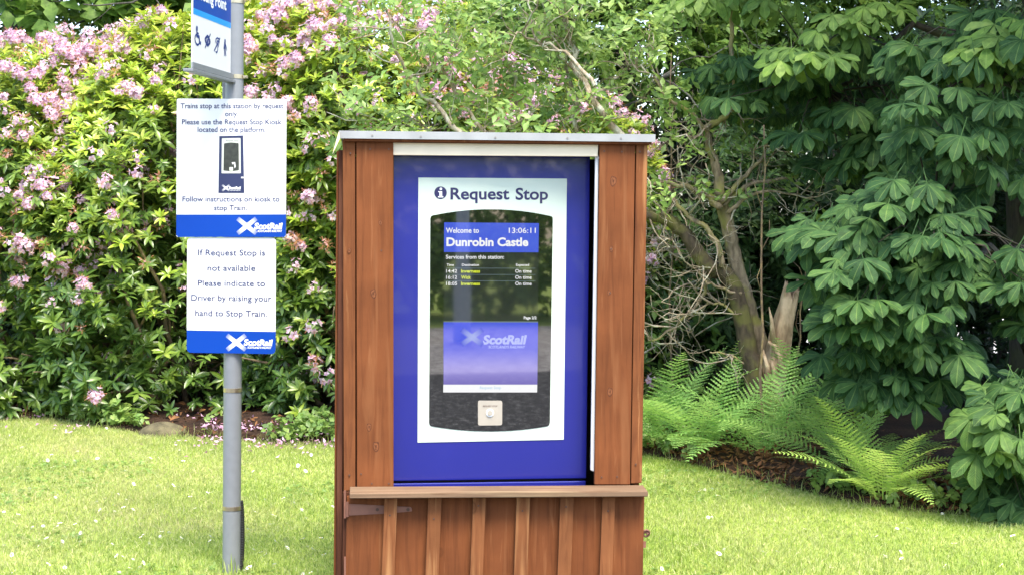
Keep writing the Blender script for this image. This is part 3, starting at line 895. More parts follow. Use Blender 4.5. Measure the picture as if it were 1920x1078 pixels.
b.tube(pts, [0.0085 + 0.0018 * (i % 2) for i in range(70)], 8); b.build("conduit", M['conduit'], post)


def notice(name, corners, r, th, wface, band, label):
    b = MB(); b.prism(pxpoly(FP, rounded(corners, r), wface), wface, wface + th)
    o = b.build(name, M['sign_white'], post); o["label"] = label
    return o


wf = -pr - 0.012
n1 = notice("request_notice", [(331.5, 185.5), (537, 186.5), (536, 445), (330.5, 445)], 3.5, 0.004, wf, None, "larger white notice with a picture of the kiosk and a blue base band")
b = MB(); b.prism(pxpoly(FP, [(330.6, 403), (536.2, 402.5), (536, 441), (532.5, 445), (334, 445), (330.5, 441)], wf - 0.0008), wf - 0.0008, wf - 0.0002); b.build("blue_band", M['sign_blue'], n1)
b = MB(); w = wf - 0.0014
for tx, x0, x1, yb in (("Trains stop at this station by request", 338.5, 531.5, 203.6), ("only.", 422, 446.5, 218.5), ("Please use the Request Stop Kiosk", 341, 528, 233.7), ("located on the platform.", 370.5, 497.5, 248),
                       ("Follow instructions on kiosk to", 342, 524, 378.2), ("stop Train.", 401.5, 463, 394.5)):
    write(b, FP, tx, x0, x1, yb, 9.3, w, 0, 0.012)
write(b, FP, "ScotRail", 476.5, 530, 430, 11.5, w, 1, 0.045, 0.15); write(b, FP, "SCOTLAND'S RAILWAY", 483, 529, 435.7, 3.7, w, 1, 0.03, 0.1)
b.build("lettering", [M['ink'], M['print_white']], n1)
saltire("emblem", FP, 463, 424.3, 17.5, 14, 8.2, wf - 0.0012, 'sign', n1)
b = MB(); d = 0.0003
def ph(pts, k, m): b.sheet(pxpoly(FP, pts, wf - d * k), wf - d * k, m)
ph([(405.5, 255), (457.5, 255), (461, 362.6), (405, 362.6)], 1, 0)
ph([(411.2, 256), (455.8, 254.6), (458, 362.6), (409.5, 362.6)], 2, 1)
ph(rounded([(416, 260), (451, 259.5), (451.5, 325.5), (415.3, 325.7)], 1.2, 2), 3, 2)
ph(rounded([(420, 269.5), (433, 267.8), (447.5, 269), (448, 320), (433, 322), (419, 320.5)], 1.5, 2), 4, 3)
ph(rounded([(430, 314), (437, 314), (437, 321), (430, 321)], 1, 2), 5, 2)
ph([(434.5, 305), (441, 304.5), (442, 313), (440, 317), (438.5, 308), (435.5, 309)], 5, 0)
ph([(452, 332), (457, 332), (457, 335), (452, 335)], 3, 0)
write(b, FP, "Request Stop", 424, 446.5, 265.8, 3.2, wf - d * 4, 1)
write(b, FP, "ScotRail", 429, 451.5, 355.3, 5.0, wf - d * 4, 4, 0.04, 0.15); write(b, FP, "SCOTLAND'S RAILWAY", 432, 451, 358.3, 1.7, wf - d * 4, 4, 0.02)
b.build("kiosk_photo", [M['photo_bg'], M['photo_navy'], M['photo_grey'], M['photo_dark'], M['print_white']], n1)
saltire("photo_emblem", FP, 423.5, 353, 7, 5.6, 3.6, wf - d * 4, 'photo', n1)

n2 = notice("driver_notice", [(351, 445.8), (517.5, 446), (516.5, 663.2), (350, 660.5)], 9, 0.004, wf + 0.0045, None, "smaller white notice with five lines about raising your hand")
wf2 = wf + 0.0045
b = MB(); b.prism(pxpoly(FP, rounded([(350.2, 618.5), (350.05, 660.5), (516.5, 663.2), (516.8, 621.6)], 9)[6:18] + [(516.8, 621.6), (350.2, 618.5)], wf2 - 0.0008), wf2 - 0.0008, wf2 - 0.0002); b.build("blue_band", M['sign_blue'], n2)
b = MB(); w = wf2 - 0.0014
for tx, x0, x1, yb, e in (("If Request Stop is", 371.3, 497, 479.2, 0.3), ("not available", 389, 478.5, 507.8, 0.3), ("Please indicate to", 370.8, 497, 535.8, 0.9), ("Driver by raising your", 358.5, 509, 563, 1.6), ("hand to Stop Train.", 366, 500.5, 591.4, 1.8)):
    write(b, FP, tx, x0, x1, yb, 10.8, w, 0, 0.009, 0, yb + e)
write(b, FP, "ScotRail", 457, 511.5, 646.5, 11.5, w, 1, 0.045, 0.15, 647.5); write(b, FP, "SCOTLAND'S RAILWAY", 464, 509, 652.6, 3.7, w, 1, 0.03, 0.1, 653.2)
b.build("lettering", [M['ink'], M['print_white']], n2)
saltire("emblem", FP, 443, 641.5, 17.5, 13.8, 8.2, wf2 - 0.0012, 'sign', n2)

# meeting point sign, at right angles to the notices, runs from the post towards the viewer
pn, pf = P(361, 115, 6.44), P(433, 135.4, 6.96)
ms_ang = math.atan2(pf.y - pn.y, pf.x - pn.x)
FM = Frame(pn.x, pn.y, ms_ang)
b = MB()
uF = FM.K(432.5, 100)[0]
zb_ = (FM.K(361, 115)[1] + FM.K(432, 135)[1]) / 2
z_cy0 = (FM.K(363, 24)[1] + FM.K(431, 56.3)[1]) / 2; z_cy1 = (FM.K(363, 13)[1] + FM.K(431, 45.5)[1]) / 2
b.box(0, uF, 0, 0.006, zb_ - 0.03, 3.35); mroot = b.build("meeting_point_sign", M['sign_white'], post); mroot.location = (pn.x - pb.x, pn.y - py_, 0); mroot.rotation_euler = (0, 0, ms_ang)
mroot["label"] = "blue topped meeting point sign turned edge on at the head of the post"
b = MB(); b.sheet([(0.004, z_cy1), (uF - 0.002, z_cy1), (uF - 0.002, 3.3), (0.004, 3.3)], -0.0006, 0); b.sheet([(0.004, z_cy0), (uF - 0.002, z_cy0), (uF - 0.002, z_cy1), (0.004, z_cy1)], -0.0006, 1); b.build("blue_band", [M['sign_blue'], M['sign_cyan']], mroot)
b = MB(); b.box(-0.03, uF + 0.05, -0.012, 0.03, zb_ - 0.045, zb_ - 0.033); b.box(-0.02, uF + 0.02, -0.009, -0.001, zb_ - 0.032, zb_ - 0.006)
b.build("bottom_rail", M['pole'], mroot, bevel=0.002)
b = MB()
zt0 = FM.K(423, 20)[1]
v, f = glyphs("Meeting Point", 0.03)
zt0 = FM.K(423, 19.5)[1]
xa = min(p[0] for p in v); xb = max(p[0] for p in v)
ue = FM.K(424, 15)[0]; us = FM.K(366, 15)[0]; zbase = zt0
b.add([(us + (x - xa) / (xb - xa) * (ue - us), -0.0012, zbase + y * 0.066) for x, y in v], f); b.build("lettering", M['print_white'], mroot)
# icons: strokes in photo pixels laid on the plate
b = MB()
def stroke(pts, wd=0.011, closed=False):
    wd *= 0.62
    q = [Vector(FM.K(x, y)) for x, y in pts]
    n = len(q)
    for i in range(n if closed else n - 1):
        a, c = q[i], q[(i + 1) % n]
        d = (c - a); L_ = d.length
        if L_ < 1e-6: continue
        d.normalize(); nn = Vector((-d.y, d.x)) * wd / 2
        a2, c2 = a - d * wd * 0.3, c + d * wd * 0.3
        b.sheet([tuple(a2 - nn), tuple(c2 - nn), tuple(c2 + nn), tuple(a2 + nn)], -0.0010 - 0.00003 * (i % 3))
def blob(x, y, r):
    r *= 0.75
    c = FM.K(x, y); b.sheet([(c[0] + r * math.cos(t), c[1] + r * math.sin(t)) for t in np.linspace(0, 6.28, 12, endpoint=False)], -0.0012)
def ell(cx, cy, rx, ry, sl, a0=0, a1=360, n=14): return [(cx + rx * math.cos(math.radians(t)), cy + ry * math.sin(math.radians(t)) + sl * rx * math.cos(math.radians(t))) for t in np.linspace(a0, a1, n)]
blob(368.8, 54.5, 0.016)
stroke([(368.8, 57), (369, 68), (373, 70), (374, 80.5), (376, 81.5)], 0.02); stroke([(369, 62), (372, 64)], 0.012)
stroke(ell(369.5, 75, 4.2, 9.5, .5, 250, -20 + 20), 0.011); stroke(ell(369.5, 75, 4.2, 9.5, .5, 10, 250), 0.013)
stroke(ell(389, 77, 5, 6.5, .45), 0.012); stroke(ell(389, 77, 3, 8.5, .45), 0.018); blob(389, 77.5, 0.012); stroke([(384.3, 90), (394, 65)], 0.013)
stroke([(403.5, 80), (404.5, 74), (407, 71.8), (410, 73.5), (411, 79), (409.5, 86), (408, 90), (407.8, 96), (406, 99), (404.2, 97.5)], 0.011)
stroke([(405.5, 82), (406.5, 77.5), (408.3, 78), (408.3, 83), (406.8, 87)], 0.010); stroke([(401.5, 95.5), (412, 72.5)], 0.013)
blob(421.6, 77.8, 0.013)
stroke([(421.4, 82), (421.6, 92)], 0.032); stroke([(421, 92), (420.6, 104.5)], 0.014); stroke([(421.8, 92), (423.2, 105)], 0.014); stroke([(420.4, 83), (419.2, 92)], 0.011); stroke([(422.4, 83), (424.6, 92), (424.9, 95)], 0.011)
b.build("icons", M['icon'], mroot)
#VEG
# ------------------------------------------------------------------ vegetation templates
def leaf_t(Ln, Wd, nseg, shape, fold=0.25, droop=0.3, wav=0.0):
    V, U, Q = [], [], []
    for i in range(nseg + 1):
        t = i / nseg
        w = max(shape(t), 0.03) * Wd / 2
        y = Ln * (t - 0.12 * droop * t * t); z = -Ln * droop * t * t * 0.6 + Ln * droop * 0.15 * t
        wz = wav * math.sin(t * 14) * w
        V += [(-w, y, z + fold * w + wz), (0, y, z), (w, y, z + fold * w - wz)]
        U += [(-1, t), (0, t), (1, t)]
    for i in range(nseg):
        a = i * 3
        Q += [(a, a + 1, a + 4, a + 3), (a + 1, a + 2, a + 5, a + 4)]
    return Tmpl(V, Q, None, U)


sh_ell = lambda t: math.sin(math.pi * (0.03 + 0.95 * t)) ** 0.8
sh_obov = lambda t: (t ** 0.85) * 1.25 * (1 - max(0, (t - 0.60) / 0.40) ** 2.4) if t > 0 else 0.04
sh_ov = lambda t: math.sin(math.pi * min(1, 0.05 + t ** 0.75 * 0.93)) ** 0.85


def rosette(n, e0, e1, L0, L1, seg=4, ratio=0.30, droop=0.35):
    parts = []
    for i in range(n):
        ln = R_.uniform(L0, L1)
        t = leaf_t(ln, ln * ratio * R_.uniform(0.9, 1.12), seg, sh_ell, 0.28, droop * R_.uniform(0.5, 1.6))
        e = R_.uniform(e0, e1); a = i * 2.399 + R_.uniform(-0.25, 0.25)
        parts.append((t, rotz(a) @ rotx(e), (0, 0, R_.uniform(-0.03, 0.01))))
    return merge_t(parts)


RH_FRESH = [rosette(8, 0.25, 1.0, 0.085, 0.125) for _ in range(4)]
RH_OLD = [rosette(9, -0.45, 0.45, 0.095, 0.14) for _ in range(4)]


def truss_t(spent=False, n=15):
    """a dome of open five-petalled florets, with stamens"""
    parts = []
    for i in range(n):
        a = i * 2.399; el = 1.45 - 1.25 * math.sqrt((i + 0.5) / n)
        fl = []
        for k in range(5 if not spent else R_.choice((0, 1, 2))):
            pt = leaf_t(0.036, 0.030, 3, sh_ov, -0.35, 0.9 * R_.uniform(.6, 1.4))
            fl.append((pt, rotz(k * 1.2566 + R_.uniform(-.1, .1)) @ rotx(R_.uniform(0.45, 0.8)), (0, 0, 0.0)))
        st = leaf_t(0.05, 0.003, 2, lambda t: 1, 0, 0.6)
        st.M[:] = 1
        for k in range(3 if not spent else 6): fl.append((st, rotz(k * 2.1 + R_.uniform(0, 1)) @ rotx(R_.uniform(0.7, 1.3)), (0, 0, 0)))
        f = merge_t(fl)
        R = rotz(a) @ roty(math.pi / 2 - el) @ rotz(R_.uniform(0, 6))
        d = np.array([math.cos(a) * math.cos(el), math.sin(a) * math.cos(el), math.sin(el)])
        parts.append((f, R * R_.uniform(0.7, 1.25), d * R_.uniform(0.02, 0.075) + np.array([R_.gauss(0, .012), R_.gauss(0, .012), R_.gauss(0, .01)])))
    return merge_t(parts)


def tmesh(name, t, mats, tint):
    return quad_mesh(name, t.V, t.Q, mats, t.M, np.full(len(t.V), tint), t.UV)


M['stamen'] = leaf_mat("stamen", [(0, (0.45, 0.16, 0.08)), (1, (0.6, 0.32, 0.16))], [(0, (0.45, 0.16, 0.08)), (1, (0.6, 0.32, 0.16))], 0.2, 0.6)
TRUSS = [tmesh("flower_truss", truss_t(), [M['petal'], M['litter']], 0.0) for _ in range(4)]
SPENT = [tmesh("spent_truss", truss_t(True, 14), [M['petal'], M['litter']], 0.75) for _ in range(3)]
M['stamen'] = leaf_mat("stamen", [(0, (0.45, 0.16, 0.08)), (1, (0.6, 0.32, 0.16))], [(0, (0.45, 0.16, 0.08)), (1, (0.6, 0.32, 0.16))], 0.2, 0.6)
for me in TRUSS + SPENT: me.materials[1] = M['stamen']

FLOW = [(40, 70, 30), (150, 60, 40), (210, 40, 35), (300, 60, 30), (145, 125, 25), (120, 355, 30), (230, 320, 30), (200, 370, 30), (130, 390, 30), (50, 500, 40), (20, 470, 40), (60, 440, 30), (170, 440, 25),
        (240, 440, 25), (145, 500, 25), (20, 590, 25), (150, 575, 20), (560, 20, 45), (600, 70, 45), (640, 20, 40), (680, 130, 45), (720, 50, 50), (770, 110, 45), (480, 70, 30), (470, 60, 25), (560, 110, 40), (500, 80, 35),
        (620, 160, 40), (550, 290, 35), (575, 400, 35), (570, 480, 30), (610, 690, 25), (555, 690, 20), (590, 430, 30), (920, 180, 35), (1080, 220, 35), (815, 220, 35), (520, 240, 30), (700, 215, 35), (900, 215, 40), (15, 75, 20),
        (270, 210, 25), (100, 200, 22), (30, 240, 18), (250, 110, 22), (330, 150, 20), (600, 230, 35), (560, 180, 30), (660, 70, 45), (850, 170, 30), (980, 200, 30), (20, 160, 20), (350, 240, 20)]


def to_px(p):
    p = np.asarray(p, float)
    a = p[..., 0] / p[..., 1] * F; b = (EYE - p[..., 2]) / p[..., 1] * F
    return 960 + a * CR - b * SR, HORIZ + a * SR + b * CR


def rhododendron(name, c, r, n, label, young_bias, holes=0.25, flowers=60, seed=0):
    """an evergreen mound: whorls of leaves over several shells, flower trusses outside, bare stems inside"""
    g = np.random.default_rng(seed)
    c = np.array(c); r = np.array(r)
    th = g.uniform(0, 2 * np.pi, n * 3); cz = g.uniform(-0.32, 1, n * 3)
    d = np.stack([np.cos(th) * np.sqrt(1 - cz ** 2), np.sin(th) * np.sqrt(1 - cz ** 2), cz], 1)
    d = d[(d[:, 1] < 0.25) | (d[:, 2] > 0.75)][:n]
    sd_ = np.sign(d) * np.abs(d) ** 0.75                      # squarer than an ellipsoid
    shell = 1 - np.abs(g.normal(0, 0.11, len(d)))
    p = c + sd_ * r * shell[:, None]
    lump = noise(p, 1.7) * 0.12 + noise(p + 5, 4.2) * 0.09
    p += d * (lump * r.mean())[:, None] * 0.9
    nz = noise(p + 9, 2.6)
    keep = (nz > -1.0 + holes * np.clip(1.2 - p[:, 2] / 1.6, 0, 1.4) * 1.1) & (p[:, 2] > 0.08 + 0.08 * g.random(len(p)))
    # the skirt thins out near the ground into a dark hollow
    keep &= (p[:, 2] > 0.68 + 0.12 * noise(p, 1.3)) | (g.random(len(p)) < 0.5) | (noise(p + 3, 2.0) > 0.3)
    p, d, sh = p[keep], d[keep], shell[keep]
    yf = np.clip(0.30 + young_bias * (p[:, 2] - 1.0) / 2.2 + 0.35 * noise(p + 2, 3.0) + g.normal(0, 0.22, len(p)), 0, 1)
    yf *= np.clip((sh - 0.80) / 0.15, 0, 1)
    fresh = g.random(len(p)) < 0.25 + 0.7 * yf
    root = empty(name, (c[0], c[1], 0)); tag(root, label, "rhododendron", "rhododendrons behind the lawn")
    k_ = 150
    lx = c[0] + g.uniform(-r[0], r[0], k_); fr2 = np.sqrt(np.clip(1 - ((lx - c[0]) / (r[0] * 1.05)) ** 2, 0.05, 1))
    lp_ = np.stack([lx, c[1] - r[1] * fr2 * g.uniform(0.78, 1.0, k_), g.uniform(0.12, 0.6, k_)], 1)
    lp_ = lp_[noise(lp_, 1.6) > -0.2]
    p = np.vstack([p, lp_]); d = np.vstack([d, np.tile([0, -0.9, 0.3], (len(lp_), 1))]); sh = np.append(sh, np.full(len(lp_), 0.9))
    yf = np.append(yf, g.uniform(0, .5, len(lp_))); fresh = np.append(fresh, g.random(len(lp_)) < 0.4)
    nrm = unit(d * 0.55 + np.array([0, -0.18, 0.75]) + g.normal(0, 0.28, d.shape))
    items = []
    spin = g.uniform(0, 6.28, len(p)); sc = g.uniform(0.58, 1.0, len(p)); vi = g.integers(0, 4, len(p))
    q = p - np.array([c[0], c[1], 0])
    for k in range(4):
        for fl, T in ((True, RH_FRESH), (False, RH_OLD)):
            s = (vi == k) & (fresh == fl)
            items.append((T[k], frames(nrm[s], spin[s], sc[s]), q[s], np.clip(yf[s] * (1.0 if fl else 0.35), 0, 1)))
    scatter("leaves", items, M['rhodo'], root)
    # inner stems
    b = MB()
    vis = np.where(sh > 0.86)[0]
    for k in range(int(70 * r[0] / 1.3)):
        e = q[g.choice(vis)] if k % 3 else np.array([g.uniform(-r[0], r[0]), g.uniform(-r[1] * 0.95, -r[1] * 0.4), g.uniform(0.3, 1.0)])
        s0 = np.array([e[0] * 0.5 + g.normal(0, 0.2), e[1] * 0.45 + g.normal(0, 0.15), 0.0])
        pts = [s0 + (e - s0) * t + np.array([g.normal(0, 0.05), g.normal(0, 0.05), math.sin(t * 3.1) * 0.10]) * (t > 0) for t in np.linspace(0, 1, 7)]
        b.tube(pts, np.linspace(g.uniform(0.012, 0.028), 0.004, 7), 5)
    b.build("stems", M['bark_twig'], root, smooth=True)
    # flower trusses: near the photographed heads plus a few strays
    px, py = to_px(p)
    wgt = np.full(len(p), 0.10)
    for fx, fy, fr_ in FLOW: wgt += np.exp(-((px - fx) ** 2 + (py - fy) ** 2) / (2 * (fr_ * 1.1) ** 2))
    wgt *= (sh > 0.95) * (d[:, 1] < 0.1) * ((px > -60) & (px < 1250) & (py > -40) & (py < 760))
    nsel = min(flowers, int((wgt > 0).sum()))
    if nsel:
        chosen = g.choice(len(p), nsel, replace=False, p=wgt / wgt.sum())
        for j in chosen:
            sp = g.random() < 0.2
            me = (SPENT[g.integers(0, 3)] if sp else TRUSS[g.integers(0, 4)])
            o = bpy.data.objects.new("spent_truss" if sp else "flower_truss", me); COL.objects.link(o); o.parent = root
            s = g.uniform(0.5, 0.9)
            nn = Vector(tuple(unit(nrm[j] * 0.6 + np.array([0, -0.7, 0.2]))))
            o.location = Vector(tuple(q[j])) + nn * 0.085
            o.rotation_mode = 'QUATERNION'; o.rotation_quaternion = nn.to_track_quat('Z', 'Y')
            o.scale = (s, s, s)
    # the many loose, half faded little heads nobody could count
    k2 = g.choice(len(p), 230, replace=False, p=(wgt ** 0.5) / (wgt ** 0.5).sum())
    n2 = unit(nrm[k2] * 0.6 + np.array([0, -0.7, 0.2]))
    half = np.arange(len(k2)) % 5 == 0
    its = []
    for T_, s_, t_ in ((LOOSE_T[0], ~half, 0.0), (LOOSE_T[1], half, 0.7)):
        its.append((T_, frames(n2[s_], g.uniform(0, 6.28, s_.sum()), g.uniform(0.5, 0.9, s_.sum())), q[k2][s_] + n2[s_] * 0.06, np.full(s_.sum(), t_)))
    tag(scatter("loose_petals", its, [M['petal'], M['stamen']], root), kind='stuff')
    return root


LOOSE_T = [truss_t(False, 5), truss_t(True, 6)]
rhododendron("rhododendron_bush", (-4.35, 13.6, 0.55), (1.75, 1.75, 2.55), 5200, "tall rhododendron at the outer edge of the bank, with heads of lilac flower low down", 0.8, 0.3, 95, 21)
rhododendron("rhododendron_bush", (-2.55, 13.5, 0.55), (1.55, 1.80, 2.70), 5600, "bright yellow green rhododendron standing behind the sign post", 1.1, 0.3, 98, 22)
rhododendron("rhododendron_bush", (-1.05, 13.0, 0.55), (1.25, 1.75, 2.70), 5200, "rhododendron between the sign post and the kiosk, thickest with pink flower at its top", 0.8, 0.3, 98, 23)
rhododendron("rhododendron_bush", (0.25, 13.3, 0.5), (1.15, 1.55, 2.2), 3200, "rhododendron showing over the roof of the kiosk with scattered pink flower", 0.8, 0.25, 80, 24)

# ------------------------------------------------------------------ branches
def grow(b, p, d, ln, r, depth, tips, g, nseg=5, jit=0.22, up=0.1, kids=(2, 4), spread=0.8, sides=5, taper=0.45):
    pts, rad = [p], [r]
    d = d.normalized()
    for i in range(nseg):
        d = (d + Vector((g.normal(0, jit), g.normal(0, jit), g.normal(0, jit) + up * 0.3))).normalized()
        pts.append(pts[-1] + d * ln / nseg); rad.append(r * (1 - (1 - taper) * (i + 1) / nseg))
    b.tube(pts, rad, sides if r > 0.006 else 4)
    tips.append((pts[-1], d))
    if depth > 0:
        for k in range(g.integers(kids[0], kids[1] + 1)):
            i = int(g.integers(1, nseg + 1))
            a = Vector((g.normal(), g.normal(), g.normal() + up)).normalized()
            grow(b, pts[i], (d * (1 - spread * 0.5) + a * spread), ln * g.uniform(0.45, 0.75), rad[i] * g.uniform(0.5, 0.75), depth - 1, tips, g, nseg, jit, up, kids, spread, sides, taper)


def poly(b, pts, r0, r1, sides=8, sub=3, g=None, wob=0.01):
    """tube along a smoothed polyline of world points"""
    q = [Vector(p) for p in pts]; out = []
    for i in range(len(q) - 1):
        p0, p1, p2, p3 = q[max(i - 1, 0)], q[i], q[i + 1], q[min(i + 2, len(q) - 1)]
        for k in range(sub):
            t = k / sub
            out.append(0.5 * ((2 * p1) + (p2 - p0) * t + (2 * p0 - 5 * p1 + 4 * p2 - p3) * t * t + (3 * p1 - p0 - 3 * p2 + p3) * t ** 3))
    out.append(q[-1])
    if g is not None: out = [p + Vector((g.normal(0, wob), g.normal(0, wob), g.normal(0, wob))) for p in out]
    b.tube(out, list(np.linspace(r0, r1, len(out))), sides)
    return out


def spray_t(n, L0, L1, ratio, step=0.035, shape=sh_ov, seg=2, tilt=0.3, flat=0.5):
    """leaves in pairs along a short shoot"""
    parts = []
    for i in range(n):
        ln = R_.uniform(L0, L1)
        t = leaf_t(ln, ln * ratio, seg, shape, 0.2, 0.35 * R_.uniform(0.4, 1.6))
        side = 1 if i % 2 else -1
        a = -side * R_.uniform(0.6, 1.25) if i < n - 1 else R_.uniform(-.2, .2)
        parts.append((t, rotz(a) @ rotx(R_.uniform(-tilt, tilt)) @ roty(R_.uniform(-flat, flat)), (0, (i // 2) * step, R_.uniform(-.01, .01))))
    return merge_t(parts)


ELDER = [spray_t(7, 0.045, 0.075, 0.48) for _ in range(4)]
WOODL = [spray_t(7, 0.05, 0.09, 0.62) for _ in range(4)]
EVERG = [rosette(7, -0.2, 0.7, 0.07, 0.11, 3, 0.36) for _ in range(4)]
BIGL = [spray_t(5, 0.13, 0.20, 0.7, 0.08) for _ in range(3)]


def leafy(name, pts, T, mat, g, parent, origin, nrm=(0, -0.35, 0.8), jn=0.5, tint=(0.0, 0.3), sc=(0.8, 1.25), rosy=False):
    """one foliage mesh of leaf sprays at the given points"""
    pts = np.asarray(pts, float) - np.array([origin[0], origin[1], 0.0])
    n = len(pts)
    N_ = unit(np.array(nrm) + g.normal(0, jn, (n, 3)))
    vi = g.integers(0, len(T), n); spin = g.uniform(0, 6.28, n); s = g.uniform(sc[0], sc[1], n)
    ti = np.clip(g.uniform(tint[0], tint[1], n) + 0.0, 0, 1)
    return scatter(name, [(T[k], frames(N_[vi == k], spin[vi == k], s[vi == k]), pts[vi == k], ti[vi == k]) for k in range(len(T))], mat, parent)


g = np.random.default_rng(77)
# the twiggy lichen-grown shrub behind the kiosk
o0 = P(1020, 860, 10.3); org = (o0.x, o0.y)
root = tag(empty("lichen_shrub", (org[0], org[1], 0)), "twiggy half bare shrub with lichen on its stems, reaching up behind the kiosk roof", "shrub")
b = MB(); tips = []
Yl = 10.2
limbs = [([(1150, 700), (1185, 330), (1150, 240), (1110, 180), (1075, 120), (1060, 40), (1055, -40)], 0.035, 0.010),
         ([(1060, 700), (1079, 330), (1078, 240), (1075, 170), (1050, 100), (1010, 60)], 0.026, 0.008),
         ([(960, 700), (900, 330), (860, 250), (800, 180), (760, 130), (735, 60), (730, 20)], 0.024, 0.007),
         ([(990, 700), (930, 330), (900, 240), (850, 170), (830, 90), (850, 20)], 0.020, 0.006),
         ([(1010, 700), (1000, 320), (975, 215), (960, 130), (930, 70), (900, 55)], 0.020, 0.006),
         ([(1120, 160), (1060, 100), (1000, 75), (960, 60)], 0.014, 0.005),
         ([(1120, 190), (1160, 140), (1190, 125), (1215, 140)], 0.012, 0.005),
         ([(880, 280), (790, 240), (740, 230), (700, 222)], 0.012, 0.005)]
for k, (pp, r0, r1) in enumerate(limbs):
    Yk = Yl + 0.25 * math.sin(k * 2.1)
    w3 = [P(x, y, Yk + 0.1 * math.sin(i * 1.7 + k)) - Vector((org[0], org[1], 0)) for i, (x, y) in enumerate(pp)]
    if pp[0][1] > 500: w3.insert(0, Vector(((pp[0][0] - 1040) * 0.0015, 0.0, -0.02)))
    line = poly(b, w3, r0, r1, 7, 4, g, 0.012)
    for i in range(len(line) // 3, len(line), 1):
        if g.random() < 0.75:
            a = Vector((g.normal(), g.normal(0, .7), g.normal(0.35, 0.8)))
            grow(b, line[i], a, g.uniform(0.2, 0.5), g.uniform(0.004, 0.008), 2, tips, g, 5, 0.3, 0.25, (1, 3), 0.8, 4)
b.build("stems", M['bark_lichen'], root, smooth=True)
tp = np.array([tuple(t[0]) for t in tips]) + np.array([org[0], org[1], 0])
sel = g.random(len(tp)) < 0.34
tp = np.repeat(tp[sel], 3, axis=0) + g.normal(0, 0.07, (sel.sum() * 3, 3))
ex = np.array([tuple(P(g.uniform(690, 1260), g.uniform(-40, 260), g.uniform(10.1, 11.2))) for _ in range(420)])
ex = ex[(noise(ex, 2.5) > -0.1) & (to_px(ex)[0] + 60 * noise(ex, 3.0) > 860) & ((to_px(ex)[0] < 1120) | (to_px(ex)[1] < 120))]
leafy("leaves", np.vstack([tp, ex]), ELDER, M['elder'], g, root, org, tint=(0.0, 0.75))

# the mossy leaning tree with its torn stub
o0 = G(1425, 845); org = (o0.x, o0.y); Yt = o0.y
root = tag(empty("mossy_tree", (org[0], org[1], 0)), "low forked tree with mossy bark, one limb snapped to a torn stub, behind the ferns", "tree")
def L(pts, Y, dy=0.0): return [P(x, y, Y + dy * i) - Vector((org[0], org[1], 0)) for i, (x, y) in enumerate(pts)]
b = MB(); tips = []
main = poly(b, [Vector((0, 0, -0.05))] + L([(1418, 780), (1412, 700), (1400, 640), (1387, 580), (1375, 535), (1352, 505), (1328, 508)], Yt), 0.072, 0.050, 12, 5, g, 0.004)
l2 = poly(b, L([(1345, 508), (1325, 498), (1305, 470), (1285, 440), (1255, 415), (1215, 402), (1170, 395)], Yt - 0.02), 0.056, 0.035, 10, 4, g, 0.005)
b.build("trunk", M['bark_brown'], root, smooth=True)
b = MB()
t2 = poly(b, [Vector((0.05, 0.12, -0.05))] + L([(1450, 770), (1442, 690), (1425, 640), (1402, 570), (1385, 510), (1370, 450), (1358, 395), (1352, 360)], Yt + 0.14), 0.064, 0.042, 12, 5, g, 0.004)
up = []
for pp, r0, r1 in (([(1352, 365), (1345, 320), (1330, 270), (1322, 235)], 0.04, 0.02), ([(1322, 240), (1345, 230), (1372, 205), (1378, 150), (1372, 60), (1370, -60)], 0.024, 0.012),
                   ([(1352, 385), (1390, 355), (1430, 340), (1490, 332)], 0.022, 0.007), ([(1350, 390), (1320, 365), (1270, 345), (1215, 345)], 0.026, 0.010),
                   ([(1352, 380), (1390, 335), (1425, 300), (1440, 270)], 0.020, 0.008), ([(1365, 400), (1400, 370), (1440, 358), (1500, 365)], 0.016, 0.005),
                   ([(1322, 250), (1300, 215), (1250, 180), (1230, 150)], 0.018, 0.006), ([(1388, 550), (1350, 540), (1320, 525), (1310, 500)], 0.012, 0.006),
                   ([(1355, 500), (1345, 460), (1325, 430), (1290, 405), (1260, 370)], 0.022, 0.012),
                   ([(1330, 512), (1320, 545), (1290, 590), (1240, 630), (1215, 640)], 0.016, 0.005), ([(1390, 600), (1360, 575), (1330, 570), (1300, 590)], 0.012, 0.005), ([(1405, 690), (1370, 665), (1330, 660)], 0.010, 0.005)):
    ln = poly(b, L(pp, Yt + g.uniform(-.1, .12)), r0, r1, 7, 4, g, 0.006); up.append(ln)
b.build("mossy_stem", M['bark_moss'], root, smooth=True)
b = MB()
for ln in up + [l2]:
    for i in range(2, len(ln)):
        if g.random() < 0.55:
            a = Vector((g.normal(-0.2, 0.9), g.normal(0, .6), g.normal(0.15, 0.8)))
            grow(b, ln[i], a, g.uniform(0.2, 0.5), g.uniform(0.0045, 0.009), 2, tips, g, 5, 0.3, 0.15, (1, 3), 0.8, 4)
for k in range(20):   # the tangle of dead twigs between the tree and the kiosk
    s = P(g.uniform(1205, 1320), g.uniform(430, 680), Yt + g.uniform(.0, .7)) - Vector((org[0], org[1], 0))
    grow(b, s, Vector((g.normal(-.3, .8), g.normal(0, .3), g.normal(0.2, .7))), g.uniform(0.3, 0.6), g.uniform(0.004, 0.009), 2, tips, g, 6, 0.32, 0.1, (1, 3), 0.8, 4)
b.build("twigs", M['bark_lichen'], root, smooth=True)
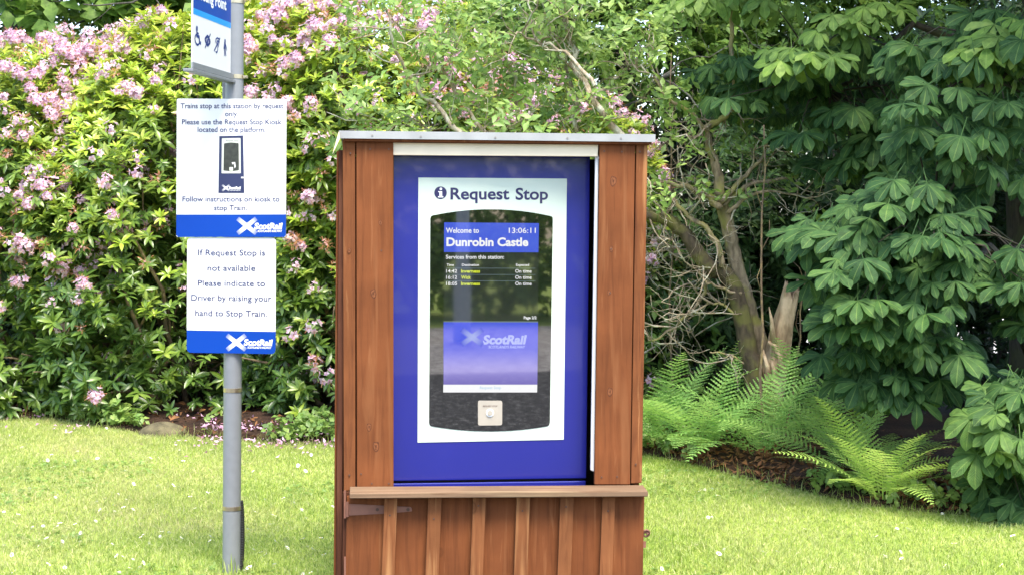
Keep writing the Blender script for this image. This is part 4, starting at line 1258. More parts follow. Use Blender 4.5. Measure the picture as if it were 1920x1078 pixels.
# torn stub: a ragged tube of wood with splinters
b = MB()
line = L([(1440, 760), (1452, 700), (1460, 650), (1468, 600), (1478, 560), (1484, 540)], Yt + 0.02)
n = 22; rows = []
for i in range(13):
    t = i / 12; k = min(int(t * 5), 4); f = t * 5 - k
    c = line[k].lerp(line[k + 1], f); r = 0.092 - 0.045 * t
    row = []
    for j in range(n):
        a = 2 * math.pi * j / n
        rr = r * (1 + 0.16 * math.sin(3 * a + 2 * t) + 0.10 * math.sin(7 * a + 5 * t) + 0.05 * math.sin(13 * a - t * 4))
        top_ = (0.05 * math.sin(2 * a + 1) + 0.035 * math.sin(5 * a)) * max(0, t - 0.7) / 0.3
        row.append((c.x + rr * math.cos(a), c.y + rr * math.sin(a), c.z + top_))
    rows.append(row)
vv = [p for row in rows for p in row]; ff = []
for i in range(12):
    for j in range(n): ff.append((i * n + j, i * n + (j + 1) % n, (i + 1) * n + (j + 1) % n, (i + 1) * n + j))
vv.append(tuple(Vector(line[-1]) - Vector((0, 0, 0.06)))); ff += [(12 * n + j, 12 * n + (j + 1) % n, len(vv) - 1) for j in range(n)]
b.add(vv, ff)
for pp, r0, r1 in (([(1450, 640), (1447, 600), (1442, 575)], 0.022, 0.003), ([(1466, 700), (1462, 670), (1452, 648), (1440, 640)], 0.03, 0.012), ([(1436, 735), (1440, 690), (1430, 655)], 0.028, 0.008), ([(1448, 740), (1452, 700), (1448, 676)], 0.03, 0.01)):
    w3 = L(pp, Yt - 0.07); b.tube(w3, list(np.linspace(r0, r1, len(w3))), 5)
b.build("torn_stub", M['torn_wood'], root, smooth=True)
tp = np.array([tuple(t[0]) for t in tips]) + np.array([org[0], org[1], 0])
px_, py__ = to_px(tp)
sel = (g.random(len(tp)) < 0.18) & (py__ < 400)
tp = np.repeat(tp[sel], 2, axis=0) + g.normal(0, 0.06, (sel.sum() * 2, 3))
leafy("leaves", tp, ELDER, M['elder'], g, root, org, tint=(0.0, 0.4))

# bare straight shoots
for (x0, y0, x1, y1, Y, r, lab) in ((1424, 700, 1432, 235, 10.3, 0.011, "long bare straight shoot rising past the torn stub, the tallest of the thin shoots"),
                                  (1497, 640, 1527, 425, 10.7, 0.008, "thin leaning bare shoot just beyond the torn stub"),
                                  (1257, 470, 1259, 100, 11.3, 0.009, "pale upright bare shoot close beside the kiosk roof")):
    p1 = P(x1, y1, Y); p0 = P(x0, y0, Y); pg = p0 + (p0 - p1) * (p0.z / (p1.z - p0.z))
    rt = tag(empty("bare_shoot", (pg.x, pg.y, 0)), lab, "shoot", "bare shoots among the trees")
    b = MB(); line = [(p0 - pg) * 0 + (p1 - pg) * t + Vector((g.normal(0, .012), 0, 0)) * (0 < t < 1) for t in np.linspace(0, 1, 9)]
    b.tube(line, list(np.linspace(r, r * 0.5, 9)), 6); b.build("stem", M['bark_twig'], rt, smooth=True)
    b = MB()
    for i in (4, 5, 6, 7): b.tube([line[i], line[i] + Vector((g.normal(0, .05), g.normal(0, .03), 0.10)), line[i] + Vector((g.normal(0, .08), 0, 0.2))], [r * .4, r * .3, r * .2], 4)
    b.build("side_twigs", M['bark_twig'], rt, smooth=True)

# ------------------------------------------------------------------ ferns
def frond_t(ln, arch, wide, n=26, seed=0):
    gg = np.random.default_rng(seed)
    V, Q, U = [], [], []
    def rach(t):
        a = arch * t
        return np.array([0, ln * (math.sin(a) / arch), ln * ((1 - math.cos(a)) / arch) * -1.0]), np.array([0, math.cos(a), -math.sin(a)])
    def strip(a, b_, w0, w1, nn):
        x = np.cross(b_ - a, nn); x /= max(np.linalg.norm(x), 1e-9); k = len(V)
        V.extend([a - x * w0, a + x * w0, b_ + x * w1, b_ - x * w1]); U.extend([(0.5, 0.5)] * 4); Q.append((k, k + 1, k + 2, k + 3))
    for i in range(8):
        p, d = rach(i / 8); q, _ = rach((i + 1) / 8); strip(p, q, 0.0035 * (1 - i / 9), 0.0035 * (1 - (i + 1) / 9), np.array([0, 0, 1.0]))
    for i in range(n):
        t = 0.10 + 0.89 * i / n
        prof = min(1, ((t - 0.04) / 0.30)) ** 0.8 * (1 - max(0, (t - 0.42) / 0.58) ** 1.5)
        pl = wide * max(prof, 0.05)
        p, d = rach(t); nn = np.array([0, math.sin(arch * t), math.cos(arch * t)])
        for sd in (-1, 1):
            dirn = unit(np.array([sd * 1.0, 0, 0]) + d * (0.35 + 0.25 * t) + nn * (0.12 + gg.normal(0, .05)))
            m = max(3, int(7 * prof))
            for j in range(m):
                s0, s1 = j / m, (j + 0.92) / m
                a = p + dirn * pl * s0 - nn * 0.10 * pl * s0 ** 2; c = p + dirn * pl * s1 - nn * 0.10 * pl * s1 ** 2
                w = 0.0128 * (1 - 0.80 * s0 ** 1.3) * (0.5 + 0.5 * prof)
                x = unit(np.cross(dirn, nn))
                k = len(V)
                tipd = dirn * pl / m * 0.55
                V.extend([a, a + x * w + tipd, c + x * w * 0.35 + tipd * .5, c, a - x * w + tipd, c - x * w * 0.35 + tipd * .5]); U.extend([(0.5, s0)] * 6)
                Q.append((k, k + 1, k + 2, k + 3)); Q.append((k + 3, k + 5, k + 4, k))
    return Tmpl(V, Q, None, U)


FR = [frond_t(0.78, 1.0, 0.135, 23, 1), frond_t(0.86, 0.75, 0.125, 25, 2), frond_t(0.66, 1.35, 0.125, 20, 3), frond_t(0.74, 0.9, 0.14, 22, 4)]
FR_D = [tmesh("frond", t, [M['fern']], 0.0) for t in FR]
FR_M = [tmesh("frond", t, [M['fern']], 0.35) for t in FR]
FR_L = [tmesh("frond", t, [M['fern']], 0.85) for t in FR]  # palest copy, sunlight painted into the front fern's colour
for me in FR_D + FR_M + FR_L: me.polygons.foreach_set("use_smooth", [False] * len(me.polygons))
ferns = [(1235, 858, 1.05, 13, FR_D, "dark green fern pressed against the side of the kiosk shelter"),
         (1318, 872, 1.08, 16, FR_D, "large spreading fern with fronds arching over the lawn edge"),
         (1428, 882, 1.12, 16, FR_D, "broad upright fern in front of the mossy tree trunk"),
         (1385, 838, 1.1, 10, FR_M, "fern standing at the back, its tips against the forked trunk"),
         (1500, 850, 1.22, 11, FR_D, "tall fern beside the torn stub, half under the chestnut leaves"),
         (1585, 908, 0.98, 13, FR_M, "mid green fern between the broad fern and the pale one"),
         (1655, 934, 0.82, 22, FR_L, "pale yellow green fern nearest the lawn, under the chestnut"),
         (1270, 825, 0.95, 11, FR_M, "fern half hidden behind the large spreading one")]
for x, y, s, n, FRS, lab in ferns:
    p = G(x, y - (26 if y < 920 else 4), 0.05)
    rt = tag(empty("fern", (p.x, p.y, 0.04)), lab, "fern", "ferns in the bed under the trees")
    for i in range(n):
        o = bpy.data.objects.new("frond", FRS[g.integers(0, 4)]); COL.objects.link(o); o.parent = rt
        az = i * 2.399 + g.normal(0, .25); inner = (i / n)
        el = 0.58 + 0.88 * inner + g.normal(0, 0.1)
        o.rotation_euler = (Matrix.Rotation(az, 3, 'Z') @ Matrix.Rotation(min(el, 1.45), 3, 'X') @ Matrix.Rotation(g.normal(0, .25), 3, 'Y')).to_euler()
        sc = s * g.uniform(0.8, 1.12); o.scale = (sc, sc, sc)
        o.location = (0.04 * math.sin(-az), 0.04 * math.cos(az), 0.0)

# ------------------------------------------------------------------ horse chestnut
def chestnut_leaf(seed):
    gg = random.Random(seed); parts = []
    n = gg.choice((5, 7, 7))
    lens = {5: (0.75, 0.95, 1.0, 0.95, 0.75), 7: (0.52, 0.78, 0.96, 1.0, 0.96, 0.78, 0.52)}[n]
    for i in range(n):
        a = (i - (n - 1) / 2) * (0.62 if n == 7 else 0.72) + gg.uniform(-.06, .06)
        ln = 0.205 * lens[i] * gg.uniform(0.92, 1.08)
        t = leaf_t(ln, ln * 0.44, 8, sh_obov, 0.22, 0.55 * gg.uniform(0.5, 1.6), 0.06)
        parts.append((t, rotz(-a) @ rotx(gg.uniform(-0.25, 0.12)), (0, 0, 0)))
    st = leaf_t(0.15, 0.006, 2, lambda t: 1, 0, 0.1)
    parts.append((st, rotz(math.pi) @ rotx(0.35), (0, 0, 0)))
    return merge_t(parts)


CH = [chestnut_leaf(s) for s in range(6)]
tx, ty = 3.75, 11.2
root = tag(empty("horse_chestnut_tree", (tx, ty, 0)), "big horse chestnut with broad fingered leaves hanging to the ground", "tree")
cl, ctint = [], []     # shoot positions
# where the curtain of leaves hangs: outlines in the photo, each at its own distance
REG = [([(1330, 120), (1480, 90), (1700, 80), (1700, 190), (1560, 220), (1440, 220), (1350, 190)], 10.4, 11.4, 34),
       ([(1480, 250), (1580, 200), (1720, 170), (1700, 300), (1560, 320)], 10.2, 11.0, 18),
       ([(1700, 30), (1940, 20), (1940, 330), (1850, 350), (1760, 310), (1700, 220)], 8.7, 10.0, 58),
       ([(1510, 430), (1620, 350), (1720, 310), (1800, 380), (1760, 470), (1660, 460), (1540, 455)], 8.6, 9.6, 46),
       ([(1560, 510), (1650, 440), (1760, 430), (1800, 520), (1740, 580), (1640, 610), (1570, 580)], 8.4, 9.4, 58),
       ([(1570, 640), (1660, 600), (1770, 600), (1780, 690), (1700, 735), (1610, 725)], 8.6, 9.5, 48),
       ([(1870, 480), (1950, 460), (1950, 600), (1900, 600), (1890, 540)], 8.4, 9.0, 11),
       ([(1880, 740), (1960, 700), (1960, 950), (1910, 940), (1870, 850)], 8.2, 8.8, 40)]
def inside(pt, pg):
    x, y = pt; c = False; n = len(pg)
    for i in range(n):
        (x1, y1), (x2, y2) = pg[i], pg[i - 1]
        if (y1 > y) != (y2 > y) and x < (x2 - x1) * (y - y1) / (y2 - y1) + x1: c = not c
    return c
for pg, Y0, Y1, n in REG:
    xs_, ys_ = [p[0] for p in pg], [p[1] for p in pg]; k = 0
    while k < n:
        pt = (g.uniform(min(xs_), max(xs_)), g.uniform(min(ys_), max(ys_)))
        if inside(pt, pg):
            cl.append(P(*pt, g.uniform(Y0, Y1))); ctint.append(g.uniform(0, 0.05)); k += 1
# sprays that stick out into the sun, its brightness painted in by paler tints
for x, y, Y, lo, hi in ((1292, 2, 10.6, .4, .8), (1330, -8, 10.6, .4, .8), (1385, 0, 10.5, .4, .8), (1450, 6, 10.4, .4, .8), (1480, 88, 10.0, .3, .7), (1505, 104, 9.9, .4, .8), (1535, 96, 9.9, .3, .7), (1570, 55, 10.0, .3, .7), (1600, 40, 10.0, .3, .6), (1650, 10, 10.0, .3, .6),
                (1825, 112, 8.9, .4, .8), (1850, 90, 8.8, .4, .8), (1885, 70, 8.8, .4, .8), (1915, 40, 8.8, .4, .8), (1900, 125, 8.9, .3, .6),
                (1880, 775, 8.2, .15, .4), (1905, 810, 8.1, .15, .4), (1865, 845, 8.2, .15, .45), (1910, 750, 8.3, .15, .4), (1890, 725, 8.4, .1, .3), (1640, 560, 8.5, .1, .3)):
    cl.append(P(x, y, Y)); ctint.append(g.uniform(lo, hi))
# the crown overhead and to the sides, above the picture; low shoots placed to shade the curtain
for k in range(800):
    x, z = g.uniform(2.75, 6.2), g.uniform(2.9, 5.6)
    y = border_y(x) + 1.15 - 0.53 * z + g.uniform(0, 2.6)
    ppx, ppy = to_px(np.array([x, y, z]))
    if ppy > -130: continue
    cl.append(Vector((x, y, z))); ctint.append(g.uniform(0.0, 0.3))
for k in range(150):  # unseen shoots added to block sun from the upper curtain
    x, z = g.uniform(1.5, 2.9), g.uniform(3.25, 4.4)
    y = g.uniform(11.7, 13.4) - 0.53 * z
    cl.append(Vector((x, y, z))); ctint.append(g.uniform(0.0, 0.3))
for k in range(420):
    a = g.uniform(0, 6.28); rr = 4.6 * math.sqrt(g.random()); z = g.uniform(3.3, 8.5)
    rr *= 1.0 - 0.35 * max(0, (z - 5) / 3.5)
    x, y = tx + 0.3 + rr * math.cos(a), ty - 0.2 + rr * math.sin(a)
    ppx, ppy = to_px(np.array([x, max(y, 0.5), z]))
    if ppy > -110 and ppx < 1990: continue
    if y + 0.53 * z < border_y(x) + 0.95 or x < 2.6: continue
    cl.append(Vector((x, y, z))); ctint.append(g.uniform(0.0, 0.3))
cl = np.array([tuple(c) for c in cl]); ctint = np.array(ctint)
b = MB()
b.tube([Vector((0, 0, -0.1)), Vector((0.02, 0, 0.6)), Vector((-0.03, 0.02, 1.8)), Vector((0.05, 0, 3.2)), Vector((0, 0.05, 5.0)), Vector((0.1, 0, 7.5))], [0.34, 0.27, 0.25, 0.22, 0.16, 0.07], 14)
b.build("trunk", M['bark_dark'], root, smooth=True)
b = MB()
# limbs run out to groups of shoots, twigs from limb to shoot
cen = cl[g.choice(len(cl), 44, replace=False)]
for _ in range(8):
    own = np.argmin(((cl[:, None] - cen[None]) ** 2).sum(2), 1)
    cen = np.array([cl[own == k].mean(0) if (own == k).any() else cen[k] for k in range(44)])
for k in range(44):
    e = cen[k] - np.array([tx, ty, 0])
    s = np.array([0, 0, min(max(e[2] + 0.5 - 0.15 * np.hypot(e[0], e[1]), 1.2), 6.8)])
    pts = [Vector(tuple(s + (e - s) * t + np.array([0, 0, 0.35 * math.sin(t * math.pi)]) + g.normal(0, 0.05, 3) * (0 < t < 1))) for t in np.linspace(0, 1, 9)]
    b.tube(pts, list(np.linspace(0.05, 0.010, 9)), 6)
    for i in np.where(own == k)[0]:
        c = Vector(tuple(cl[i] - np.array([tx, ty, 0])))
        j = min(range(3, 9), key=lambda q_: (pts[q_] - c).length)
        md = pts[j].lerp(c, 0.55) + Vector((g.normal(0, .05), g.normal(0, .05), 0.08))
        b.tube([pts[j], md, c], [0.010, 0.006, 0.003], 4)
b.build("branches", M['bark_dark'], root, smooth=True)
lp, ld, ln_, lt = [], [], [], []
for c, ti in zip(cl, ctint):
    m = g.integers(5, 8)
    a0 = g.uniform(0, 6.28)
    out = np.array([g.normal(-0.25, .3), -1.0, 0.0])
    for k in range(m):
        a = a0 + k * 6.283 / m + g.normal(0, .25)
        hd = np.array([math.cos(a), math.sin(a) * 0.7 - 0.25, g.uniform(-0.35, 0.15)])
        pos = c + hd * g.uniform(0.07, 0.18)
        dd = np.array([hd[0] * 0.9, hd[1] * 0.7 - 0.15, -0.55 + g.normal(0, .2)])
        nn = np.array([hd[0] * 0.45 + g.normal(0, .18), -0.62 + hd[1] * 0.3, 0.72 + g.normal(0, .15)])
        lp.append(pos); ld.append(dd); ln_.append(nn); lt.append(ti + g.normal(0, .05))
lp, ld, ln_, lt = map(np.array, (lp, ld, ln_, lt)); lt = np.clip(lt, 0, 1)
vi = g.integers(0, 6, len(lp)); sc = g.uniform(0.50, 0.95, len(lp))
q = lp - np.array([tx, ty, 0])
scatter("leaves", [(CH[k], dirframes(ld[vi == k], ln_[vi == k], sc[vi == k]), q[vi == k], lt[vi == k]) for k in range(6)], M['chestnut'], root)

# ------------------------------------------------------------------ the wood behind
def blob_pts(c, r, n, g, hole=-0.6, f=1.6):
    d = unit(g.normal(size=(n, 3))); rad = g.random(n) ** 0.45
    p = np.array(c) + d * rad[:, None] * np.array(r)
    return p[(noise(p, f) > hole) & (p[:, 2] > 0.05)]


def shrub(name, x, y, rx, ry, h, n, T, mat, lab, cat, grp, seed, hole=-0.6, tint=(0, .2), stem=True, bark='bark_back', z0=0.0, sc=(0.8, 1.3)):
    gg = np.random.default_rng(seed)
    rt = tag(empty(name, (x, y, 0)), lab, cat, grp)
    p = blob_pts((x, y, z0 + h / 2), (rx, ry, h / 2), n, gg, hole)
    leafy("leaves", p, T, mat, gg, rt, (x, y), tint=tint, jn=0.6, sc=sc)
    b = MB()
    for k in range(14):
        e = p[gg.integers(0, len(p))] - np.array([x, y, 0]); s = np.array([gg.normal(0, .12), gg.normal(0, .12), 0])
        b.tube([Vector(tuple(s + (e - s) * t + np.array([0, 0, .12 * math.sin(t * 3.1)]) + gg.normal(0, .03, 3) * (0 < t < 1))) for t in np.linspace(0, 1, 6)], list(np.linspace(0.022, 0.005, 6)), 5)
    b.build("stems", M[bark], rt, smooth=True)


EG = "dark evergreen shrubs under the trees"
def xat(px, Y): return P(px, 400, Y).x
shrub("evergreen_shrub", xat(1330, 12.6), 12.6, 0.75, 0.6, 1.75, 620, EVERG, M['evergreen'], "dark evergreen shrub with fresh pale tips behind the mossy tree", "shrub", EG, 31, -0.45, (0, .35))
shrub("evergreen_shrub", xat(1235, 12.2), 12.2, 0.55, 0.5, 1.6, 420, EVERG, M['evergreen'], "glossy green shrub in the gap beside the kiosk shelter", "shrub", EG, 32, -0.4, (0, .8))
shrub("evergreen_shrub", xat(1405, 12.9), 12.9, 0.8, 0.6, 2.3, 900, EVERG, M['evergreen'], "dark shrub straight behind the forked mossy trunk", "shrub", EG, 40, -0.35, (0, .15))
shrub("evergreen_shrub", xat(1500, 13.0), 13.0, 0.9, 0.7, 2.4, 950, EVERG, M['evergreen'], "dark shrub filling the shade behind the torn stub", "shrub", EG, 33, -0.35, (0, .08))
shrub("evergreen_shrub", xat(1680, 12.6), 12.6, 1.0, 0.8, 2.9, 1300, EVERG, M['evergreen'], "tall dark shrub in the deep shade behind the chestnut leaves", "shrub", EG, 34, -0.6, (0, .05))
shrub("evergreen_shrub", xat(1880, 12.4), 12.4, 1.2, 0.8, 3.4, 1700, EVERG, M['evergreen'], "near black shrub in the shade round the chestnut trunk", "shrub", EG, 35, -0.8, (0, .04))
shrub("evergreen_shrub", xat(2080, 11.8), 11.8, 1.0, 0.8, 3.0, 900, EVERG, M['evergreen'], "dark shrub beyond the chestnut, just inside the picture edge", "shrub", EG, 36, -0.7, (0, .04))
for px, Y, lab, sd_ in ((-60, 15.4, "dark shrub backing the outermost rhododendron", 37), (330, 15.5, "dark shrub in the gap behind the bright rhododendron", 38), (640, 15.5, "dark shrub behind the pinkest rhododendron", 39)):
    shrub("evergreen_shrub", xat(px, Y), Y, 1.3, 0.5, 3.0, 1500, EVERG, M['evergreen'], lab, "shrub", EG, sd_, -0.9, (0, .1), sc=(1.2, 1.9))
TG = "trees of the wood behind"
def wood_tree(px, Y, r, h, lab, seed, n, crowns, T=WOODL, mat='woodland', lean=0.0, tint=(0, .45), bark='bark_back', hole=-0.3):
    gg = np.random.default_rng(seed)
    x = xat(px, Y)
    rt = tag(empty("woodland_tree", (x, Y, 0)), lab, "tree", TG)
    b = MB()
    line = [Vector((lean * t + gg.normal(0, .03), gg.normal(0, .03), h * t)) for t in np.linspace(0, 1, 9)]
    b.tube(line, list(np.linspace(r, r * 0.45, 9)), 10)
    tr = b.build("trunk", M[bark], rt, smooth=True)
    b = MB(); tips = []
    for k in range(16):
        i = int(gg.integers(2, 9)); a = Vector((gg.normal(), gg.normal(), gg.normal(0.2, .4)))
        grow(b, line[i], a, gg.uniform(0.9, 1.9), r * 0.3, 2, tips, gg, 6, 0.22, 0.1, (1, 3), 0.8, 5)
    b.build("branches", M[bark], rt, smooth=True)
    pts = np.vstack([blob_pts((x + cx, Y + cy, cz), rr, int(n * wgt), gg, hole, 1.9) for cx, cy, cz, rr, wgt in crowns])
    leafy("leaves", pts, T, M[mat], gg, rt, (x, Y), tint=tint, jn=0.55)


wood_tree(1175, 14.2, 0.115, 6.5, "thick grey trunk rising behind the kiosk roof", 41, 2600, [(-0.5, -0.4, 3.4, (1.5, 0.9, 1.3), .5), (0.2, 0, 5.2, (2.2, 1.6, 1.3), .5)])
wood_tree(1308, 15.0, 0.12, 6.5, "dark straight trunk beyond the mossy tree", 42, 2600, [(0.1, -0.5, 2.9, (1.1, 0.9, 1.2), .5), (0.2, 0, 5.0, (2.0, 1.6, 1.2), .5)], tint=(0, .2))
wood_tree(1392, 15.6, 0.055, 5.5, "slender pale trunk beside the dark straight one", 43, 1900, [(0.4, -0.5, 2.6, (1.2, 0.8, 1.0), .6), (0.2, 0, 4.6, (1.8, 1.4, 1.1), .4)], tint=(0, .3), mat='evergreen', hole=-0.6)  # evergreen leaf colour stands in for shade on this woodland crown
wood_tree(1250, 16.0, 0.06, 5.5, "thin trunk between the two thick ones", 44, 1700, [(0.0, 0, 2.2, (1.2, 0.8, 0.9), .5), (0.2, 0, 4.6, (1.8, 1.4, 1.1), .5)], tint=(0, .3), mat='evergreen', hole=-0.6)  # crown darkened with the evergreen colour, shade painted into its leaves
wood_tree(1640, 15.2, 0.09, 6.5, "shaded tree whose bare boughs show through the chestnut", 45, 4600, [(-0.4, -0.4, 2.9, (1.6, 0.9, 0.9), .3), (-0.3, -0.1, 4.0, (2.2, 1.0, 0.9), .4), (0, 0, 5.1, (2.4, 1.6, 1.1), .3)], tint=(0, .25), hole=-0.8)
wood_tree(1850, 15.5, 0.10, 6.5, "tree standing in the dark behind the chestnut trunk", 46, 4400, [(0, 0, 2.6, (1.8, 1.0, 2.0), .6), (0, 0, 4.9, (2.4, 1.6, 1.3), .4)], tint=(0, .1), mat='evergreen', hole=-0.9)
wood_tree(300, 15.6, 0.14, 7.0, "broad leaved tree showing above the rhododendrons behind the sign post", 47, 1500, [(0, -0.9, 3.6, (1.4, 0.6, 0.8), .3), (0, 0, 5.0, (2.6, 1.6, 1.6), .7)], T=BIGL, tint=(0, .5))
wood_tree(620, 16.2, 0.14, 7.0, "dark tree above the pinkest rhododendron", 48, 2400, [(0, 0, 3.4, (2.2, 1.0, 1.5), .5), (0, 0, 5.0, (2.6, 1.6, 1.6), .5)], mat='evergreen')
wood_tree(860, 15.8, 0.13, 7.0, "leafy green tree behind the lichen grown shrub", 49, 3400, [(0.2, -0.4, 2.8, (1.7, 0.9, 1.4), .6), (0, 0, 5.0, (2.6, 1.6, 1.6), .4)], tint=(0, .7))
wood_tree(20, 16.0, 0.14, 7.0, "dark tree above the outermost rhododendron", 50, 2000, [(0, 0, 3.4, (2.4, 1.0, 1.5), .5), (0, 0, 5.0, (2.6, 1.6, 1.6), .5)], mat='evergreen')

# bushes on the far side of the line, behind the viewer: what the dark glass mirrors
gg = np.random.default_rng(60)
pb_ = np.vstack([blob_pts((x, -10.6 + gg.normal(0, .4), 1.5), (2.2, 1.3, 2.1 + gg.uniform(0, .8)), 900, gg, -0.8, 0.9) for x in np.arange(-10, 15, 2.4)])
tag(leafy("lineside_bushes", pb_, BIGL, M['woodland'], gg, None, (0, 0), nrm=(0, 0.5, 0.7), tint=(0.6, 1.0), sc=(0.7, 1.3)), kind='stuff')

# the lamp post across the line that the kiosk glass mirrors
ddx, ddz = ray(866, 640)
ku, kz = FK.K(866, 640); hit = Vector((FK.ox + ku * FK.c, FK.oy + ku * FK.s, kz))
dv = Vector((ddx, 1.0, ddz)); nv = Vector((FK.s, -FK.c, 0)); rv = dv - 2 * dv.dot(nv) * nv
base = hit + rv * (hit.z / -rv.z)
rt = tag(empty("lamp_post", (base.x, base.y, 0)), "pale grey lamp post across the line, seen mirrored in the dark kiosk glass", "lamp post")
b = MB(); b.tube([(0, 0, -0.05), (0, 0, 0.9)], 0.11, 16, cap=False); b.tube([(0, 0, 0.88), (0, 0, 5.2)], [0.085, 0.06], 16, cap=False); b.tube([(0, 0, 0.86), (0, 0, 0.93)], [0.115, 0.085], 16)
M['lamp_grey'] = simple("galvanised_lamp_post", (0.52, 0.55, 0.56), 0.45, var=0.08)
b.build("post", M['lamp_grey'], rt, smooth=True)
b = MB(); b.tube([(0, 0, 5.15), (0, 0.3, 5.35), (0, 0.7, 5.42)], 0.035, 10); b.box(-0.12, 0.12, 0.65, 1.2, 5.38, 5.48); b.build("lamp_head", M['lamp_grey'], rt, bevel=0.01)
# ------------------------------------------------------------------ lawn
def in_kiosk(x, y):
    dx, dy = x - S0.x, y - S0.y
    u = dx * FS.c + dy * FS.s; w = -dx * FS.s + dy * FS.c
    return (u > -0.03) & (u < 1.25) & (w > -0.12) & (w < 0.72)


def blades(n, ylo, yhi, hmin, hmax, w, edge=None):
    y = np.sqrt(g.uniform(ylo ** 2, yhi ** 2, n)); x = g.uniform(-0.50, 0.46, n) * y
    k = (y < border_y(x) + 0.02) & ~in_kiosk(x, y) & (y > 6.63)
    return x[k], y[k]


def grass(name, x, y, h, w, tint, lean=0.5):
    n = len(x); a = g.uniform(0, 6.28, n); la = g.uniform(0, 6.28, n); lm = np.abs(g.normal(0, lean, n)) * h
    dx, dy = np.cos(a) * w / 2, np.sin(a) * w / 2
    V = np.zeros((n, 6, 3)); z = np.zeros(n) - 0.002
    bx, by = np.cos(la) * lm, np.sin(la) * lm
    for i, (t, ww) in enumerate(((0, 1.0), (0.55, 0.85), (1.0, 0.12))):
        V[:, 2 * i, 0] = x + bx * t * t - dx * ww; V[:, 2 * i, 1] = y + by * t * t - dy * ww; V[:, 2 * i, 2] = z + h * t * (1 - .25 * t * np.minimum(lm / h, 1))
        V[:, 2 * i + 1, 0] = x + bx * t * t + dx * ww; V[:, 2 * i + 1, 1] = y + by * t * t + dy * ww; V[:, 2 * i + 1, 2] = V[:, 2 * i, 2]
    base = (np.arange(n) * 6)[:, None]
    Q = np.stack([np.concatenate([base + c for c in ((0,), (1,), (3,), (2,))], 1), np.concatenate([base + c for c in ((2,), (3,), (5,), (4,))], 1)], 1).reshape(-1, 4)
    me = quad_mesh(name, V.reshape(-1, 3), Q, M['grass'], None, np.repeat(tint, 6), np.full((n * 6, 2), 0.5))
    return tag(link(name, me), kind='stuff')


x, y = blades(500000, 6.6, 12.6, 0, 0, 0)
pn_ = noise(np.stack([x, y, x * 0], 1), 2.2) * 0.5 + noise(np.stack([x, y, x * 0 + 3], 1), 6.0) * 0.4
dry = np.clip(pn_ * 0.55 + 0.12 + np.clip(-(x + 0.6) / 4, 0, .35) + g.normal(0, .12, len(x)), 0, 1) * (g.random(len(x)) < 0.8)
grass("grass", x, y, g.uniform(0.012, 0.032, len(x)) * (1 + 0.35 * noise(np.stack([x, y, x * 0 + 7], 1), 4.0).clip(-.8, 1.2)), g.uniform(0.0022, 0.0042, len(x)), dry, 0.9)
# longer fringe at the border
n = 1700
x = g.uniform(-4.6, 4.2, n); y = border_y(x) + g.normal(0.0, 0.09, n)
k = ~in_kiosk(x, y) & (noise(np.stack([x, y, x * 0], 1), 3.0) > -0.5); x, y = x[k], y[k]
grass("border_grass", x, y, g.uniform(0.03, 0.11, len(x)), g.uniform(0.002, 0.0045, len(x)), np.clip(g.normal(0.05, .1, len(x)), 0, 1), 0.6)
# tufts left standing round the foot of the post
x = pb.x + g.normal(0, 0.06, 90); y = py_ + g.normal(0, 0.05, 90); grass("tuft_grass", x, y, g.uniform(0.03, 0.10, 90), g.uniform(0.003, 0.005, 90), g.uniform(0, .3, 90), 0.5)

# weeds, dead leaves and fallen petals along the bed
WEED = [spray_t(5, 0.025, 0.05, 0.75, 0.02) for _ in range(3)]
n = 2600
x = np.where(g.random(n) < 0.75, g.uniform(-4.6, 0.3, n), g.uniform(0, 4.0, n)); y = border_y(x) + np.abs(g.normal(0.02, 0.22, n)); k = noise(np.stack([x, y, x * 0], 1), 3.4) > -0.1
pw = np.stack([x[k], y[k], 0.05 + np.abs(g.normal(0, .06, k.sum()))], 1)
tag(leafy("border_weeds", pw, WEED, M['elder'], g, None, (0, 0), jn=0.5, tint=(0, .6)), kind='stuff')
n = 5200
y = np.sqrt(g.uniform(6.65 ** 2, 10.0 ** 2, n)); x = g.uniform(-0.36, 0.36, n) * y
k = (noise(np.stack([x, y, x * 0 + 11], 1), 1.9) > 0.35) & (y < border_y(x)) & ~in_kiosk(x, y); x, y = x[k], y[k]
tag(leafy("clover", np.stack([x, y, np.full(len(x), 0.012)], 1), WEED, M['elder'], g, None, (0, 0), nrm=(0, 0, 1), jn=0.3, tint=(.1, .9), sc=(0.35, 0.6)), kind='stuff')
LIT = [leaf_t(0.06, 0.035, 2, sh_ov, 0.5, 0.8), leaf_t(0.045, 0.022, 2, sh_ell, -0.6, -0.7), leaf_t(0.08, 0.012, 2, sh_ell, 0.4, 0.3)]
n = 4300
x = np.where(g.random(n) < 0.12, g.uniform(-4.6, 0.2, n), g.uniform(0.2, 5.0, n)); y = border_y(x) + np.abs(g.normal(0, 0.8, n)) + 0.03
pl = np.stack([x, y, np.interp(y - border_y(x), [0, .5], [0.012, 0.085]) + g.uniform(0, .02, n)], 1)
tag(leafy("leaf_litter", pl, LIT, M['litter'], g, None, (0, 0), nrm=(0, 0, 1), jn=0.4, tint=(0, .6), sc=(0.6, 1.3)), kind='stuff')
PET = [leaf_t(0.024, 0.017, 2, sh_ov, 0.5, 0.8), leaf_t(0.030, 0.020, 2, sh_ov, -0.5, -0.5)]
n = 1300
x = g.uniform(-4.4, 0.2, n); y = border_y(x) + g.normal(0.12, 0.26, n) - 0.5 * (g.random(n) < 0.12) * g.random(n)
k = noise(np.stack([x, y, x * 0 + 1], 1), 2.3) > -0.35; x, y = x[k], y[k]
pp_ = np.stack([x, y, np.where(y > border_y(x), 0.06 + 0.03 * g.random(len(x)), 0.03)], 1)
